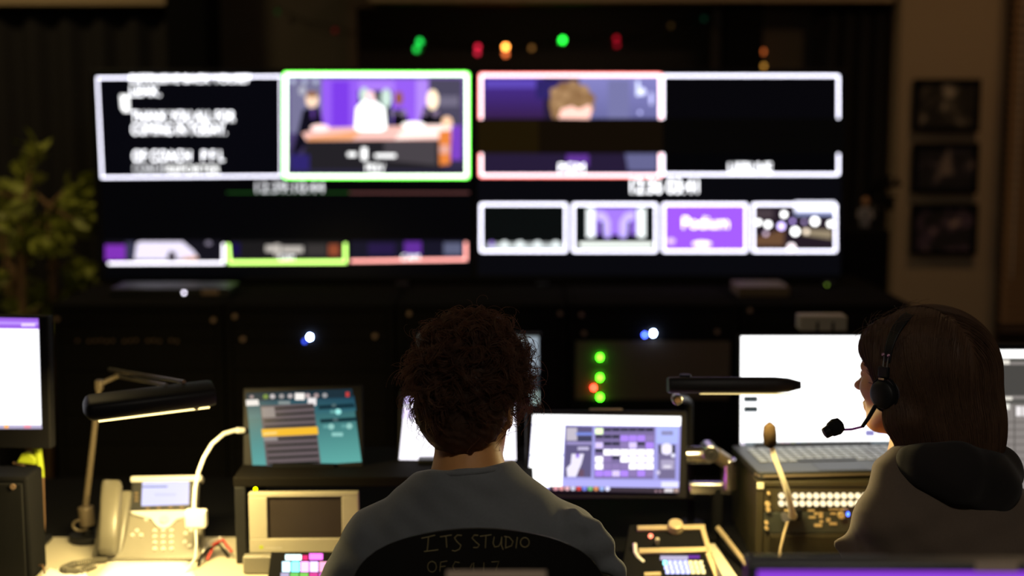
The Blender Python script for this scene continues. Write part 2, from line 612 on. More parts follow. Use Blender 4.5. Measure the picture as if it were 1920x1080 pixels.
# added unseen panels, one for each ceiling fill light
fill_e = emit('fill_panel_glow', (1, 0.8, 0.55), 0.6)
for (lx, ly, lp, lc, ls), lb in zip(CEILING_FILLS, ['added fill light above the camera', 'dim added fill light above the picture wall', 'dim added fill light above the potted tree', 'dim added fill light above the televisions']):
    fx = thing('ceiling_fill', lb + ', square with a warm diffuser', 'ceiling light', (lx, ly, CEIL_Z), 'added square ceiling fills')
    h = ls / 2
    m_ = MB()
    for a, b, c, d in ((-h - .02, h + .02, -h - .02, -h), (-h - .02, h + .02, h, h + .02), (-h - .02, -h, -h, h), (h, h + .02, -h, h)):
        m_.box(lx + a, lx + b, ly + c, ly + d, CEIL_Z - 0.03, CEIL_Z)
    m_.build('frame', M['silver'], fx)
    MB().box(lx - h, lx + h, ly - h, ly + h, CEIL_Z - 0.012, CEIL_Z - 0.004).build('diffuser', fill_e, fx)

# window blinds at the right edge
bx0, bx1 = wx(1897, 5.2), XR - 0.05
bl = thing('window_blind', 'orange-brown slatted blind at the right edge beside the picture wall', 'blind', ((bx0 + bx1) / 2, 5.2, 0.9))
mb = MB(); z = 0.95
while z < 2.5:
    mb.obox(((bx0 + bx1) / 2, 5.2, z), ((bx1 - bx0) / 2, 0, 0), (0, 0.017, 0.008), (0, -0.0006, 0.0012)); z += 0.031
mb.build('slats', M['blind'], bl, smooth=0)
MB().box(bx0, bx1, 5.17, 5.23, 2.5, 2.55).build('headrail', M['wood'], bl, 0.003)
MB().box(bx0, bx1, 5.18, 5.22, 0.9, 0.925).build('bottom_rail', M['wood'], bl, 0.003)
MB().tube([(bx0 + 0.03, 5.18, 2.5), (bx0 + 0.03, 5.18, 1.1)], 0.0015, 6).build('cord', M['white'], bl)
# the recess wall behind the blind
struct('trim_5', MB().box(wx(1893, 5.34), XR, 5.34, WY - 0.222, 0, CEIL_Z), M['wood'])

# framed photographs
def photo_mat(name, seed, c1, c2, c3, sc=14):
    m = bpy.data.materials.new(name); m.use_nodes = True
    nt = m.node_tree; b = nt.nodes['Principled BSDF']; b.inputs['Roughness'].default_value = 0.35
    tc = nt.nodes.new('ShaderNodeTexCoord'); mp = nt.nodes.new('ShaderNodeMapping'); mp.inputs['Location'].default_value = (seed, 0, seed * 2)
    no = nt.nodes.new('ShaderNodeTexNoise'); no.inputs['Scale'].default_value = sc; no.inputs['Detail'].default_value = 2
    cr = nt.nodes.new('ShaderNodeValToRGB'); e = cr.color_ramp.elements
    e[0].position = 0.45; e[0].color = (*c1, 1); e[1].position = 0.66; e[1].color = (*c3, 1)
    k = e.new(0.56); k.color = (*c2, 1)
    nt.links.new(tc.outputs['Object'], mp.inputs[0]); nt.links.new(mp.outputs[0], no.inputs['Vector']); nt.links.new(no.outputs['Fac'], cr.inputs[0]); nt.links.new(cr.outputs[0], b.inputs['Base Color'])
    return m


PY = WY - 0.25
for (a, b, c, d), lb, pm in (
        ((1714, 148, 1838, 247), 'topmost of the three framed photographs on the tan wall, pale shape in the middle', photo_mat('photo_pale', 3.1, (.03, .025, .02), (.12, .10, .08), (.5, .42, .33))),
        ((1712, 268, 1835, 362), 'middle one of the three framed photographs on the tan wall, the darkest', photo_mat('photo_dark', 8.4, (.025, .022, .025), (.06, .05, .07), (.3, .23, .2))),
        ((1710, 383, 1833, 478), 'lowest of the three framed photographs on the tan wall, purplish with figures', photo_mat('photo_purple', 5.7, (.03, .025, .03), (.14, .09, .15), (.5, .36, .3)))):
    pl = Pl(W((a + c) / 2, (b + d) / 2, PY - 0.005)); u0, v0, u1, v1 = pl.rect(a, b, c, d)
    pf = thing('picture_frame', lb, 'framed photograph', pl.P(0, v0))
    fr = MB(); t = 0.017
    for q in ((u0, v0, u1, v0 + t), (u0, v1 - t, u1, v1), (u0, v0 + t, u0 + t, v1 - t), (u1 - t, v0 + t, u1, v1 - t)):
        pl.slab(fr, *q, -0.026, 0.004)
    fr.build('frame', M['matte'], pf, 0.002)
    m_ = MB(); pl.slab(m_, u0 + t, v0 + t, u1 - t, v1 - t, -0.026, -0.008); m_.build('photograph', pm, pf)

# string of coloured bulbs; the doubled ones are glass reflections modelled as bulbs
sl = thing('string_lights', 'string of small coloured bulbs, some doubled as glass reflections, hung across the dark studio window', 'string lights', W(1000, 90, WY - 0.06))
BULBS_AND_REFLECTIONS = [(628, 57, (.5, .01, .02), .15, .008), (520, 22, (.02, .3, .05), .1, .008), (787, 78, (.02, .9, .1), 2.0, .010), (781, 92, (.02, .8, .08), 1.8, .010), (896, 88, (.9, .02, .06), 2.2, .008), (895, 99, (.8, .02, .06), 1.8, .008),
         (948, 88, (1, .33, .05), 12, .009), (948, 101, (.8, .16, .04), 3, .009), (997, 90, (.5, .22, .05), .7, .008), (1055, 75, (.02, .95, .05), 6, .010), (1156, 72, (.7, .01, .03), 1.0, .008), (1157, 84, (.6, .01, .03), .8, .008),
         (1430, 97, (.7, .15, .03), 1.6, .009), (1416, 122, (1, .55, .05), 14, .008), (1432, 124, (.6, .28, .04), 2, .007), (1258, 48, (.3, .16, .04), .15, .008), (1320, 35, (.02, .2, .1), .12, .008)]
order = sorted(BULBS_AND_REFLECTIONS)
cord_pts = []
for i, b_ in enumerate(order):
    p = W(b_[0], b_[1], WY - 0.06); cord_pts.append(p + Vector((0, 0, 0.016)))
    if i + 1 < len(order):
        q = W(order[i + 1][0], order[i + 1][1], WY - 0.06); cord_pts.append((p + q) / 2 + Vector((0, 0, 0.0)))
MB().tube(cord_pts, 0.002, 6).build('cord', M['matte'], sl)
for x, y, c, s_, r in BULBS_AND_REFLECTIONS:
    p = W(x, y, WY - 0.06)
    b_ = MB().ell(p, (r, r, r * 1.15), nu=12, nv=8).build('bulb_and_reflection', emit('bulb_and_reflection_glow', c, s_), sl)
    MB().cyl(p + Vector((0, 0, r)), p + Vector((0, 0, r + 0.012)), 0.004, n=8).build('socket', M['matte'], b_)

# ================================================================ TELEVISIONS
TVY = 4.6
LW = (3.1, 3.05, 3.6); GW = (1.25, 1.25, 1.35); WH = (2.0, 2.0, 2.0)
txt_m = emit('display_text_glow', (1, 1, 1.05), 3.6)
txt_d = emit('display_text_dim', (1, 1, 1.05), 1.3)


def tv(px0, py0, px1, py1, yaw, roll, label):
    pl = Pl(W((px0 + px1) / 2, (py0 + py1) / 2, TVY), 0, yaw, roll)
    u0, v0, u1, v1 = pl.rect(px0, py0, px1, py1)
    t = thing('television', label, 'television', pl.P(0, v0 - 0.03))
    m_ = MB(); pl.slab(m_, u0 - 0.0045, v0 - 0.012, u1 + 0.0045, v1 + 0.008, -0.03, 0); m_.build('bezel', M['bezel'], t, 0.004)
    m_ = MB(); pl.slab(m_, u0 + 0.2, v0 + 0.1, u1 - 0.2, v1 - 0.15, -0.07, -0.03); m_.build('back_housing', M['black'], t, 0.01)
    for k in (-1, 1):
        m_ = MB(); uc = (u0 + u1) / 2 + k * 0.38
        pl.slab(m_, uc - 0.02, v0 - 0.0235, uc + 0.02, v0 - 0.013, -0.11, 0.09); m_.build('stand_foot', M['black'], t, 0.002)
    return t, pl


tv1, pl = tv(178, 134, 886, 520, 0.6, 0.2, 'left wall television split into views, green border around the news desk view')
S = Screen(pl)
S.q([(181, 138), (884, 131), (884, 516), (196, 522)], (.0012, .0012, .0018))
# teleprompter view
S.q([(181, 144.5), (527, 141.5), (528, 331.5), (190, 334.5)], LW)
S.q([(184, 148), (525, 145), (526, 328), (193, 331)], (.002, .002, .004))
S.q([(225, 178), (242, 178), (243, 210), (232, 210), (227, 202)], WH)
# news desk view
S.ring(531, 135, 880, 335, 3, (.7, 5.0, .3), 5)
S.ring(534, 138, 877, 332, 4, (3.6, 4.6, 3.3), 3)
S.grad(538, 142, 873, 328, (.16, .10, .36), (.02, .02, .04))
S.r(543, 148, 603, 250, (.20, .19, .33))
S.r(603, 148, 804, 250, (.33, .12, .95)); S.r(622, 152, 655, 240, (.22, .05, .85)); S.r(672, 152, 740, 180, (.45, .22, 1.0))
S.r(780, 150, 803, 245, (.50, .28, 1.0)); S.r(804, 148, 866, 240, (.08, .07, .12)); S.r(815, 180, 860, 200, (.18, .16, .24))
S.r(672, 170, 735, 250, (.03, .04, .05)); S.disc(683, 178, 9, 14, (.7, .9, .8)); S.disc(724, 184, 10, 18, (.7, .9, .8))
S.q([(575, 270), (545, 300), (560, 240), (568, 205), (598, 200), (610, 250), (600, 272)], (.006, .005, .012)); S.disc(585, 187, 12, 15, (1.2, .85, .6)); S.disc(585, 177, 11, 6, (.35, .16, .07)); S.q([(583, 203), (590, 203), (589, 222), (584, 222)], (.12, .05, .3))
S.q([(735, 250), (738, 205), (758, 205), (766, 225), (764, 245)], (.006, .005, .008)); S.disc(748, 184, 8, 13, (.35, .12, .06)); S.disc(738, 212, 5, 5, (.25, .2, .3)); S.disc(756, 212, 6, 6, (.28, .22, .34))
S.q([(787, 228), (795, 200), (822, 202), (836, 235), (810, 240)], (.006, .005, .008)); S.disc(811, 187, 11, 19, (1.6, 1.25, .85)); S.disc(797, 211, 6, 6, (.22, .16, .28)); S.disc(817, 212, 7, 7, (.25, .18, .3))
S.q([(566, 250), (600, 240), (852, 234), (850, 262), (800, 263), (575, 264)], (1.1, .62, .55)); S.q([(575, 258), (680, 245), (660, 262), (578, 264)], (1.0, .42, .18)); S.q([(760, 235), (850, 233), (848, 256), (740, 262)], (1.5, 1.1, 1.0))
S.q([(575, 264), (830, 262), (830, 318), (560, 318)], (.018, .016, .02)); S.q([(720, 264), (818, 262), (818, 310), (720, 300)], (.07, .06, .07)); S.q([(823, 246), (846, 244), (844, 308), (824, 310)], (.9, .26, .05)); S.r(824, 272, 843, 288, (.9, .45, .35))
S.r(846, 235, 866, 300, (.22, .06, .6)); S.r(545, 290, 580, 320, (.03, .02, .16))
S.q([(665, 240), (668, 202), (682, 188), (702, 188), (722, 204), (725, 240), (715, 246), (672, 246)], WH); S.disc(694, 182, 9, 12, (1.3, .85, .9)); S.disc(600, 240, 18, 7, (1.6, 1.1, 1.05)); S.disc(775, 234, 22, 6, (1.9, 1.8, 1.7)); S.disc(838, 228, 10, 10, (1.3, .8, .5))
S.r(652, 286, 668, 293, (1.8, 1.8, 1.8)); S.r(678, 277, 688, 300, (1.8, 1.8, 1.8)); S.r(703, 289, 742, 295, (1.8, 1.8, 1.8))
for x in (549, 571, 592): S.disc(x, 152, 5, 5, (.55, .6, .8))
S.disc(567, 170, 7, 9, (.5, .5, .6))
# thin line, dark gap, lower strip of three views
S.r(425, 360, 655, 362, (.02, .10, .015)); S.r(655, 360, 880, 363, (.16, .06, .055))
S.q([(200, 457), (421, 457), (421, 495), (203, 496)], (3.0, 2.9, 3.2)); S.q([(197, 452), (417, 451), (417, 491), (200, 492)], (.008, .007, .012))
S.r(197, 459, 235, 488, (.23, .035, .5)); S.r(235, 453, 252, 486, (.04, .04, .08)); S.q([(252, 487), (256, 456), (262, 453), (342, 453), (362, 470), (372, 483), (330, 487)], (1.0, .92, 1.15)); S.q([(318, 470), (330, 474), (330, 487), (312, 486)], (.04, .03, .04)); S.q([(340, 484), (368, 480), (370, 487), (340, 488)], (.9, .45, .25)); S.disc(391, 456, 6, 4, (.25, .22, .3))
S.q([(425, 457), (650, 456), (650, 494), (428, 495)], (1.6, 2.9, .55)); S.q([(430, 452), (645, 452), (645, 488), (433, 489)], (.012, .011, .012))
S.r(616, 458, 636, 480, (.3, .07, .03)); S.r(434, 456, 450, 480, (.01, .005, .06)); S.r(498, 460, 518, 472, (.6, .55, .5)); S.r(514, 458, 526, 480, (.6, .55, .5)); S.r(528, 462, 568, 474, (.6, .55, .5)); S.r(575, 458, 612, 480, (.04, .035, .035))
S.q([(657, 457), (876, 454), (876, 489), (657, 492)], (2.4, .95, .85)); S.q([(657, 452), (871, 451), (871, 484), (657, 487)], (.009, .008, .02)); S.r(758, 453, 790, 478, (.13, .03, .34)); S.r(832, 455, 866, 478, (.12, .13, .22)); S.r(690, 456, 740, 478, (.02, .01, .06))
s1 = S.build(tv1)
lettering(pl, [('DEFENSIVE BACK YOUSEF', 243, 155, 15, 226), ('LEAK.', 243, 180, 19, 58), ('THANK YOU ALL FOR', 246, 228, 20, 194), ('COMING IN TODAY.', 246, 252, 20, 178), ('OF COACH   P F L', 248, 302, 20, 172)], s1, txt_m, n=0.012)
lettering(pl, [('COACH', 249, 325, 19, 60), ('12:39:10:44', 474, 361, 20, 134)], s1, txt_d, n=0.012)
lettering(pl, [('REPORTER', 312, 325, 15, 100), ('PREV', 685, 323, 16, 36), ('CAM', 523, 488, 10, 28), ('CAM', 752, 488, 11, 34)], s1, emit('display_text_mid', (1, 1, 1), 2.4), n=0.0125)

tv2, pl = tv(893, 134, 1582, 520, -0.4, -0.05, 'right wall television split into views, red border around the curly head view')
S = Screen(pl)
S.q([(894, 133), (1580, 135), (1576, 516), (895, 516)], (.0025, .0025, .004))
S.ring(898, 137, 1242, 333, 2.5, (3.6, .7, .6), 5)
S.ring(900.5, 139.5, 1239.5, 330.5, 4, (3.6, 2.5, 2.7), 3)
S.ring(1241, 140, 1574, 329, 4, LW, 4)
S.r(905, 144, 1235, 326, (.02, .012, .04))
S.grad(905, 144, 1020, 222, (.07, .03, .30), (.04, .015, .07)); S.r(911, 149, 1005, 165, (.12, .07, .5)); S.r(1005, 149, 1085, 185, (.03, .02, .14)); S.grad(1086, 144, 1235, 222, (.26, .25, .60), (.16, .16, .38)); S.r(1140, 150, 1180, 222, (.20, .20, .42))
S.disc(1204, 172, 7, 7, (1.2, 1.25, 1.7)); S.disc(1221, 185, 3, 13, (.9, .9, 1.5)); S.r(1193, 152, 1199, 180, (1.1, 1.2, 1.6)); S.disc(1200, 211, 3, 3, (.9, .9, 1.6))
S.q([(1036, 222), (1030, 198), (1033, 172), (1050, 158), (1073, 152), (1098, 162), (1113, 180), (1114, 204), (1105, 222)], (.34, .19, .085))
for k, (x, y) in enumerate(((1040, 172), (1055, 162), (1075, 158), (1095, 168), (1108, 184), (1040, 190), (1060, 178), (1085, 178), (1100, 196), (1050, 196))):
    S.disc(x, y, 9, 8, ((.46, .27, .13), (.30, .16, .07), (.40, .23, .11))[k % 3])
S.q([(1047, 222), (1052, 205), (1072, 199), (1085, 205), (1106, 196), (1110, 206), (1105, 223)], (1.5, .85, .72))
S.r(895, 223, 1243, 288, (.006, .0035, .0015)); S.r(895, 225, 1010, 288, (.012, .007, .0015)); S.r(1243, 222, 1582, 288, (.0015, .0013, .0012))
S.r(1062, 290, 1104, 312, (.13, .04, .33)); S.q([(1172, 288), (1232, 288), (1232, 320), (1178, 320)], (.14, .14, .30))
S.r(1246, 145, 1569, 222, (.002, .0018, .003)); S.r(1246, 287, 1569, 324, (.001, .001, .0015)); S.r(1560, 224, 1584, 285, (.0015, .0013, .0012))
# lower strip of four views
for x0, x1_, c in ((895, 1068, None), (1068, 1237, None), (1237, 1406, None), (1405, 1574, None)):
    S.ring(x0 + 5, 381, x1_ - 5, 473, 4, LW, 4)
S.r(906, 385, 1059, 469, (.003, .004, .004)); S.grad(912, 455, 1057, 466, (.3, .32, .32), (1.0, 1.1, 1.1))
for x, r in ((922, 8), (946, 11), (975, 13), (1008, 12), (1042, 12)): S.disc(x, 458, r * .6, 6, (.35, .2, .8) if x == 922 else (1.2, 1.3, 1.3))
S.r(1079, 385, 1227, 469, (.004, .006, .006)); S.r(1116, 390, 1193, 440, (.42, .22, 1.05)); S.r(1100, 391, 1115, 445, (1.5, 1.6, 1.6)); S.r(1195, 391, 1210, 445, (1.5, 1.6, 1.6)); S.q([(1118, 395), (1136, 400), (1144, 415), (1144, 446), (1134, 446), (1130, 415), (1118, 410)], (.75, .6, 1.4)); S.q([(1190, 395), (1172, 400), (1162, 415), (1162, 446), (1174, 446), (1178, 415), (1190, 410)], (.75, .6, 1.4))
S.r(1123, 415, 1131, 446, (.01, .01, .03)); S.r(1177, 415, 1184, 446, (.01, .01, .03)); S.r(1086, 455, 1224, 463, (1.5, 1.6, 1.5))
S.r(1247, 385, 1396, 468, (.40, .115, 1.0)); S.disc(1258, 452, 8, 5, (1.2, .9, 1.9)); S.disc(1316, 457, 18, 5, (2, 1.9, 2.2))
S.r(1414, 385, 1564, 468, (.02, .012, .02)); S.q([(1416, 445), (1470, 430), (1470, 461), (1416, 461)], (.16, .08, .04)); S.r(1416, 392, 1450, 410, (.07, .05, .06)); S.q([(1500, 430), (1560, 432), (1560, 448), (1505, 440)], (.35, .28, .18)); S.r(1490, 378, 1565, 396, (1.7, 1.7, 2.0)); S.r(1490, 396, 1565, 404, (.35, .4, .7))
for x, y, r, c in ((1422, 417, 10, WH), (1440, 421, 12, WH), (1470, 402, 11, WH), (1465, 424, 13, (1.1, .9, 1.8)), (1491, 434, 15, WH), (1528, 415, 15, WH), (1557, 420, 11, WH), (1512, 434, 10, (.9, .75, .6)), (1436, 438, 8, (.6, .45, .6)), (1486, 415, 8, (.5, .35, .9)), (1484, 464, 16, (1.1, .95, 1.0)), (1508, 416, 7, (.4, .3, .6))):
    S.disc(x, y, r * .45, r * .45, tuple(v * 2.2 for v in c))
s2 = S.build(tv2)
lettering(pl, [('Podium', 1278, 428, 22, 88), ('PGM', 1046, 323, 17, 50), ('USBLIVE', 1365, 324, 19, 82), ('12:36 03:41', 1177, 362, 26, 132)], s2, txt_m, n=0.012)
# ================================================================ EQUIPMENT RACKS
RY, RTOP, RW = 4.15, 1.156, 0.508
rx0 = W(98, 600, RY).x
rack_labels = ['black equipment rack on the far left, with a row of faint jacks', 'black equipment rack below the left television, with a bright blue light',
               'black equipment rack hidden mostly behind the curly-haired person', 'black equipment rack with three green lights and a red one', 'black equipment rack at the right, behind the open laptop']
LEDS = {1: [(581, 632, (.35, .5, 1.0), 90, .0055), (571, 640, (.05, .1, 1), 4, .004)],
        3: [(1125, 670, (.06, 1, .01), 34, .006), (1125, 708, (.06, 1, .01), 34, .006), (1125, 745, (.06, 1, .01), 34, .006), (1113, 727, (1, .04, .02), 36, .0045), (1225, 625, (.4, .55, 1.0), 90, .0055), (1209, 628, (.05, .1, 1), 22, .0045)]}
SCREWS = {0: [(107, 598), (400, 600)], 1: [(440, 593), (703, 630), (455, 636)], 2: [(767, 588), (1050, 588)], 3: [(1090, 590), (1095, 625), (1345, 622)], 4: [(1406, 582), (1700, 584)]}
led_cache = {}
tanscrew = mat('brass_screw', (0.32, 0.21, 0.14), 0.6, metal=0.2)
dimjack = mat('dim_jack', (0.16, 0.10, 0.06), 0.7)
for i in range(5):
    a = rx0 + i * RW; b = a + RW - 0.006
    rk = thing('equipment_rack', rack_labels[i], 'equipment rack', ((a + b) / 2, RY + 0.35, 0), 'row of black equipment racks under the televisions')
    m_ = MB(); m_.box(a, a + 0.02, RY, RY + 0.7, 0, RTOP).box(b - 0.02, b, RY, RY + 0.7, 0, RTOP).box(a + 0.02, b - 0.02, RY, RY + 0.7, RTOP - 0.02, RTOP).box(a + 0.02, b - 0.02, RY, RY + 0.7, 0, 0.05).box(a + 0.02, b - 0.02, RY + 0.68, RY + 0.7, 0.05, RTOP - 0.02)
    m_.build('cabinet', M['rackp'], rk, 0.003)
    z = RTOP - 0.022; hs = [1, 1, 2, 3, 2, 2, 4, 3, 4]
    if i == 3: hs = [1, 1, 4, 2, 2, 2, 4, 3, 3]
    for k, u in enumerate(hs):
        hh = u * 0.04445
        if z - hh < 0.06: break
        br = (i == 3 and k == 2)  # blank panel; the warm glow on it is put into its brown colour
        pn = MB().box(a + 0.022, b - 0.022, RY + 0.005, RY + 0.012, z - hh + 0.001, z - 0.001).build('rack_panel', M['rackb'] if br else M['rackp'], rk, 0.001)
        if br: pn['label'] = 'blank panel coloured by a warm glow'
        z -= hh
    if i == 0:
        for px in list(range(145, 340, 11)):
            if px in (156, 222, 266, 310): continue
            p = W(px, 638 + (px % 3), RY); MB().cyl(p + Vector((0, -0.004, 0)), p + Vector((0, 0.008, 0)), 0.0044, n=10).build('patch_jack', dimjack, rk)
    for (px, py) in SCREWS[i]:
        p = W(px, py, RY); MB().cyl(p + Vector((0, -0.003, 0)), p + Vector((0, 0.006, 0)), 0.007, n=12).build('screw', tanscrew, rk)
    for (px, py, c, s_, r) in LEDS.get(i, []):
        p = W(px, py, RY - 0.002); led_cache.setdefault((c, s_), emit('indicator_glow', c, s_))
        ml = MB().ell(p, (r, 0.003, r * 1.25), nu=12, nv=8).build('indicator_light', led_cache[(c, s_)], rk)

# small boxes standing on the racks
for (x0, y0, x1, y1, Y, nm, lb, cat, mt) in (
        (205, 541, 430, 568, 4.3, 'network_switch', 'flat black switch box with one white light, on the leftmost rack under the left television', 'network switch', 'black'),
        (1385, 538, 1480, 566, 4.3, 'audio_interface', 'small dark box on the rack below the right television', 'electronic box', 'rackb')):
    a, b = W(x0, y0, Y), W(x1, y1, Y)
    t = thing(nm, lb, cat, ((a.x + b.x) / 2, Y + 0.08, RTOP))
    MB().box(a.x, b.x, Y, Y + 0.16, RTOP, a.z).build('housing', M[mt], t, 0.003)
    if nm == 'network_switch':
        p = W(345, 549, Y - 0.001)
        MB().ell(p, (0.004, 0.002, 0.004), nu=10, nv=6).build('indicator_light', emit('white_indicator', (.8, .75, .9), 8), t)
        q0, q1 = W(378, 543, Y - 0.001), W(410, 552, Y - 0.001)
        MB().box(q0.x, q1.x, Y - 0.003, Y, q1.z, q0.z).build('sticker', tanscrew, t)
p = W(1551, 524, 4.55)
sb = thing('sensor_box', 'tiny black box with a dim green light under the right television', 'sensor', (p.x, 4.57, RTOP))
MB().box(p.x - 0.02, p.x + 0.02, 4.5, 4.53, RTOP, RTOP + 0.02).build('housing', M['black'], sb, 0.002)
p = W(1551, 536, 4.495)
MB().ell((p.x, 4.499, RTOP + 0.012), (0.003, 0.002, 0.003), nu=10, nv=6).build('indicator_light', emit('dim_green', (.3, .5, .05), 1.5), sb)
a, b = W(1501, 592, 3.95), W(1588, 621, 3.95)

# ================================================================ LEFT TREE, FIGURINE, DARK CABINET
TX, TY = W(60, 500, 4.75).x, 4.85
pt = thing('potted_tree', 'tall potted tree with yellow-green leaves at the left edge', 'potted tree', (TX, TY, 0))
MB().tube([(TX, TY, 0), (TX, TY, 0.02), (TX, TY, 0.30), (TX, TY, 0.32)], [0.13, 0.135, 0.17, 0.17], 28).build('pot', M['pot'], pt)
mt_ = MB(); rr = random.Random(3); tips = []
trunks = [(W(45, 700, TY), W(40, 470, TY), W(52, 340, TY)), (W(95, 700, TY + .05), W(100, 480, TY + .05), W(88, 380, TY)), (W(45, 700, TY), W(28, 520, TY + .1), W(-20, 380, TY + .1))]
for tr_ in trunks:
    base = Vector((TX + rr.uniform(-.05, .05), TY, 0.3)); pts = [base] + [Vector(q) for q in tr_]
    mt_.tube(pts, [0.018, 0.016, 0.013, 0.006], 8)
    for k in range(9):
        u = rr.uniform(0.25, 1); a_ = pts[1].lerp(pts[3], u)
        d = Vector((rr.uniform(-1, 1), rr.uniform(-1, 1), rr.uniform(-0.1, .7))).normalized() * rr.uniform(.1, .24)
        mt_.tube([a_, a_ + d * .5 + Vector((0, 0, .02)), a_ + d], [0.005, 0.004, 0.002], 5)
        tips += [(a_ + d * w, d) for w in (.4, .65, .85, 1.0)]
tips.append((W(160, 398, TY - .1), Vector((1, 0, .1)))); tips.append((W(140, 402, TY - .1), Vector((1, 0, .1))))
mt_.tube([trunks[1][2], W(130, 410, TY - .1), W(165, 396, TY - .1)], [0.005, 0.004, 0.002], 5)
mt_.build('stem', M['trunk'], pt)
ml = MB()
for (p_, d) in tips:
    for k in range(6):
        dd = (d.normalized() + Vector((rr.uniform(-.9, .9), rr.uniform(-.9, .9), rr.uniform(-.9, .3)))).normalized()
        L = rr.uniform(.055, .10); wv = dd.orthogonal().normalized(); wv.rotate(Matrix.Rotation(rr.uniform(0, 6.3), 3, dd)); wv *= L * .22
        up = dd.cross(wv).normalized() * .006; o_ = p_ + Vector((rr.uniform(-.03, .03), rr.uniform(-.03, .03), rr.uniform(-.03, .03)))
        if (o_ + dd * L).y > 5.3: continue
        ml.add([o_, o_ + dd * L * .35 + wv + up, o_ + dd * L * .7 + wv * .8 + up, o_ + dd * L, o_ + dd * L * .7 - wv * .8 + up, o_ + dd * L * .35 - wv + up, o_ + dd * L * .5], [(0, 1, 6), (1, 2, 6), (2, 3, 6), (3, 4, 6), (4, 5, 6), (5, 0, 6)])
ml.build('foliage', M['leaf'], pt, smooth=60)

a, b = W(1590, 430, 4.85), W(1664, 430, 4.85)
cb = thing('black_cabinet', 'tall black cabinet right of the televisions with the figurine on top', 'cabinet', ((a.x + b.x) / 2, 5.0, 0))
CX = (a.x + b.x) / 2; hw = (b.x - a.x) / 2 + 0.012; cz = W(1620, 428, 4.95).z
MB().box(CX - hw, CX + hw, 4.86, 5.14, 0, cz).build('body', M['matte'], cb, 0.006)
MB().box(CX - hw + 0.006, CX + hw - 0.006, 4.848, 4.86, 0.05, cz - 0.02).build('door', M['matte'], cb, 0.003)
fz = cz; fx_ = W(1622, 400, 4.95).x
fg = thing('figurine', 'small figurine with orange-brown head and grey body on the black cabinet', 'figurine', (fx_, 4.95, fz))
m_ = MB().tube([(fx_, 4.95, fz + .006), (fx_, 4.95, fz + .02), (fx_, 4.95, fz + .05), (fx_, 4.95, fz + .066), (fx_, 4.95, fz + .074)], [.016, .019, .017, .020, .008], 16)
for k in (-1, 1): m_.tube([(fx_ + k * .018, 4.95, fz + .062), (fx_ + k * .024, 4.945, fz + .045), (fx_ + k * .017, 4.93, fz + .034)], [.007, .006, .005], 8)
m_.build('body', M['figs'], fg)
MB().ell((fx_, 4.95, fz + .092), (.013, .014, .018)).ell((fx_, 4.936, fz + .09), .003, nu=8, nv=6).build('head', M['figh'], fg)
MB().cyl((fx_, 4.95, fz), (fx_, 4.95, fz + .006), .024).build('base', M['black'], fg)
sp = thing('twig_vase', 'dark leafy twigs in a small black vase behind the figurine', 'vase of twigs', (CX + .07, 5.06, cz))
MB().tube([(CX + .07, 5.06, cz), (CX + .07, 5.06, cz + .03), (CX + .07, 5.06, cz + .06), (CX + .07, 5.06, cz + .075)], [.02, .03, .024, .014], 16).build('vase', M['black'], sp)
m_ = MB()
for (px, py) in ((1660, 335), (1682, 345), (1672, 372), (1668, 388), (1645, 350)):
    e_ = W(px, py, 5.02); s_ = Vector((CX + .07, 5.06, cz + .07)); mid = s_.lerp(e_, .5) + Vector((0, 0, .02)); m_.tube([s_, mid, e_], .0015, 5)
    for k in range(6):
        d = Vector((rr.uniform(-1, 1), rr.uniform(-.4, .4), rr.uniform(-.7, .7))).normalized() * .034; w_ = d.cross(Vector((0, 1, 0))).normalized() * .009; q = mid.lerp(e_, rr.uniform(.5, 1))
        m_.add([q, q + d * .5 + w_, q + d, q + d * .5 - w_], [(0, 1, 2, 3)])
m_.build('twigs', M['matte'], sp, smooth=0)

# ================================================================ MAIN DESK
DZ = 0.74
DY0, DY1 = 2.83, 3.22
dk = thing('control_desk', 'long control desk with a cream top, carrying the phone, screens and consoles', 'desk', (0, 3.2, 0))
MB().box(-1.75, 1.75, DY0, DY1, DZ - 0.03, DZ).build('desktop', M['desk'], dk, 0.004)
MB().box(W(515, 1075, 2.9).x, 1.72, DY0 + .01, DY1, DZ, DZ + .0008).build('black_inset', M['matte'], dk)
m_ = MB().box(-1.75, 1.75, DY1 + 0.001, 3.75, DZ - 0.03, DZ - 0.002); m_.build('rear_shelf', M['matte'], dk, 0.003)
for x in (-1.7, 1.7):
    MB().box(x - 0.02, x + 0.02, DY0 + 0.08, 3.7, 0, DZ - 0.03).build('leg', M['matte'], dk, 0.003)
MB().box(-1.68, 1.68, 3.66, 3.68, 0.15, DZ - 0.03).build('modesty_panel', M['matte'], dk)

# ---- generic flat screen body on a plane
def panel(t, pl, box, border, depth, m='bezel', name='bezel', bev=0.004):
    u0, v0, u1, v1 = pl.rect(*box); l, b_, r, t_ = border
    mb = MB(); pl.slab(mb, u0 - l, v0 - b_, u1 + r, v1 + t_, -depth, 0)
    return mb.build(name, M[m], t, bev), (u0 - l, v0 - b_, u1 + r, v1 + t_)


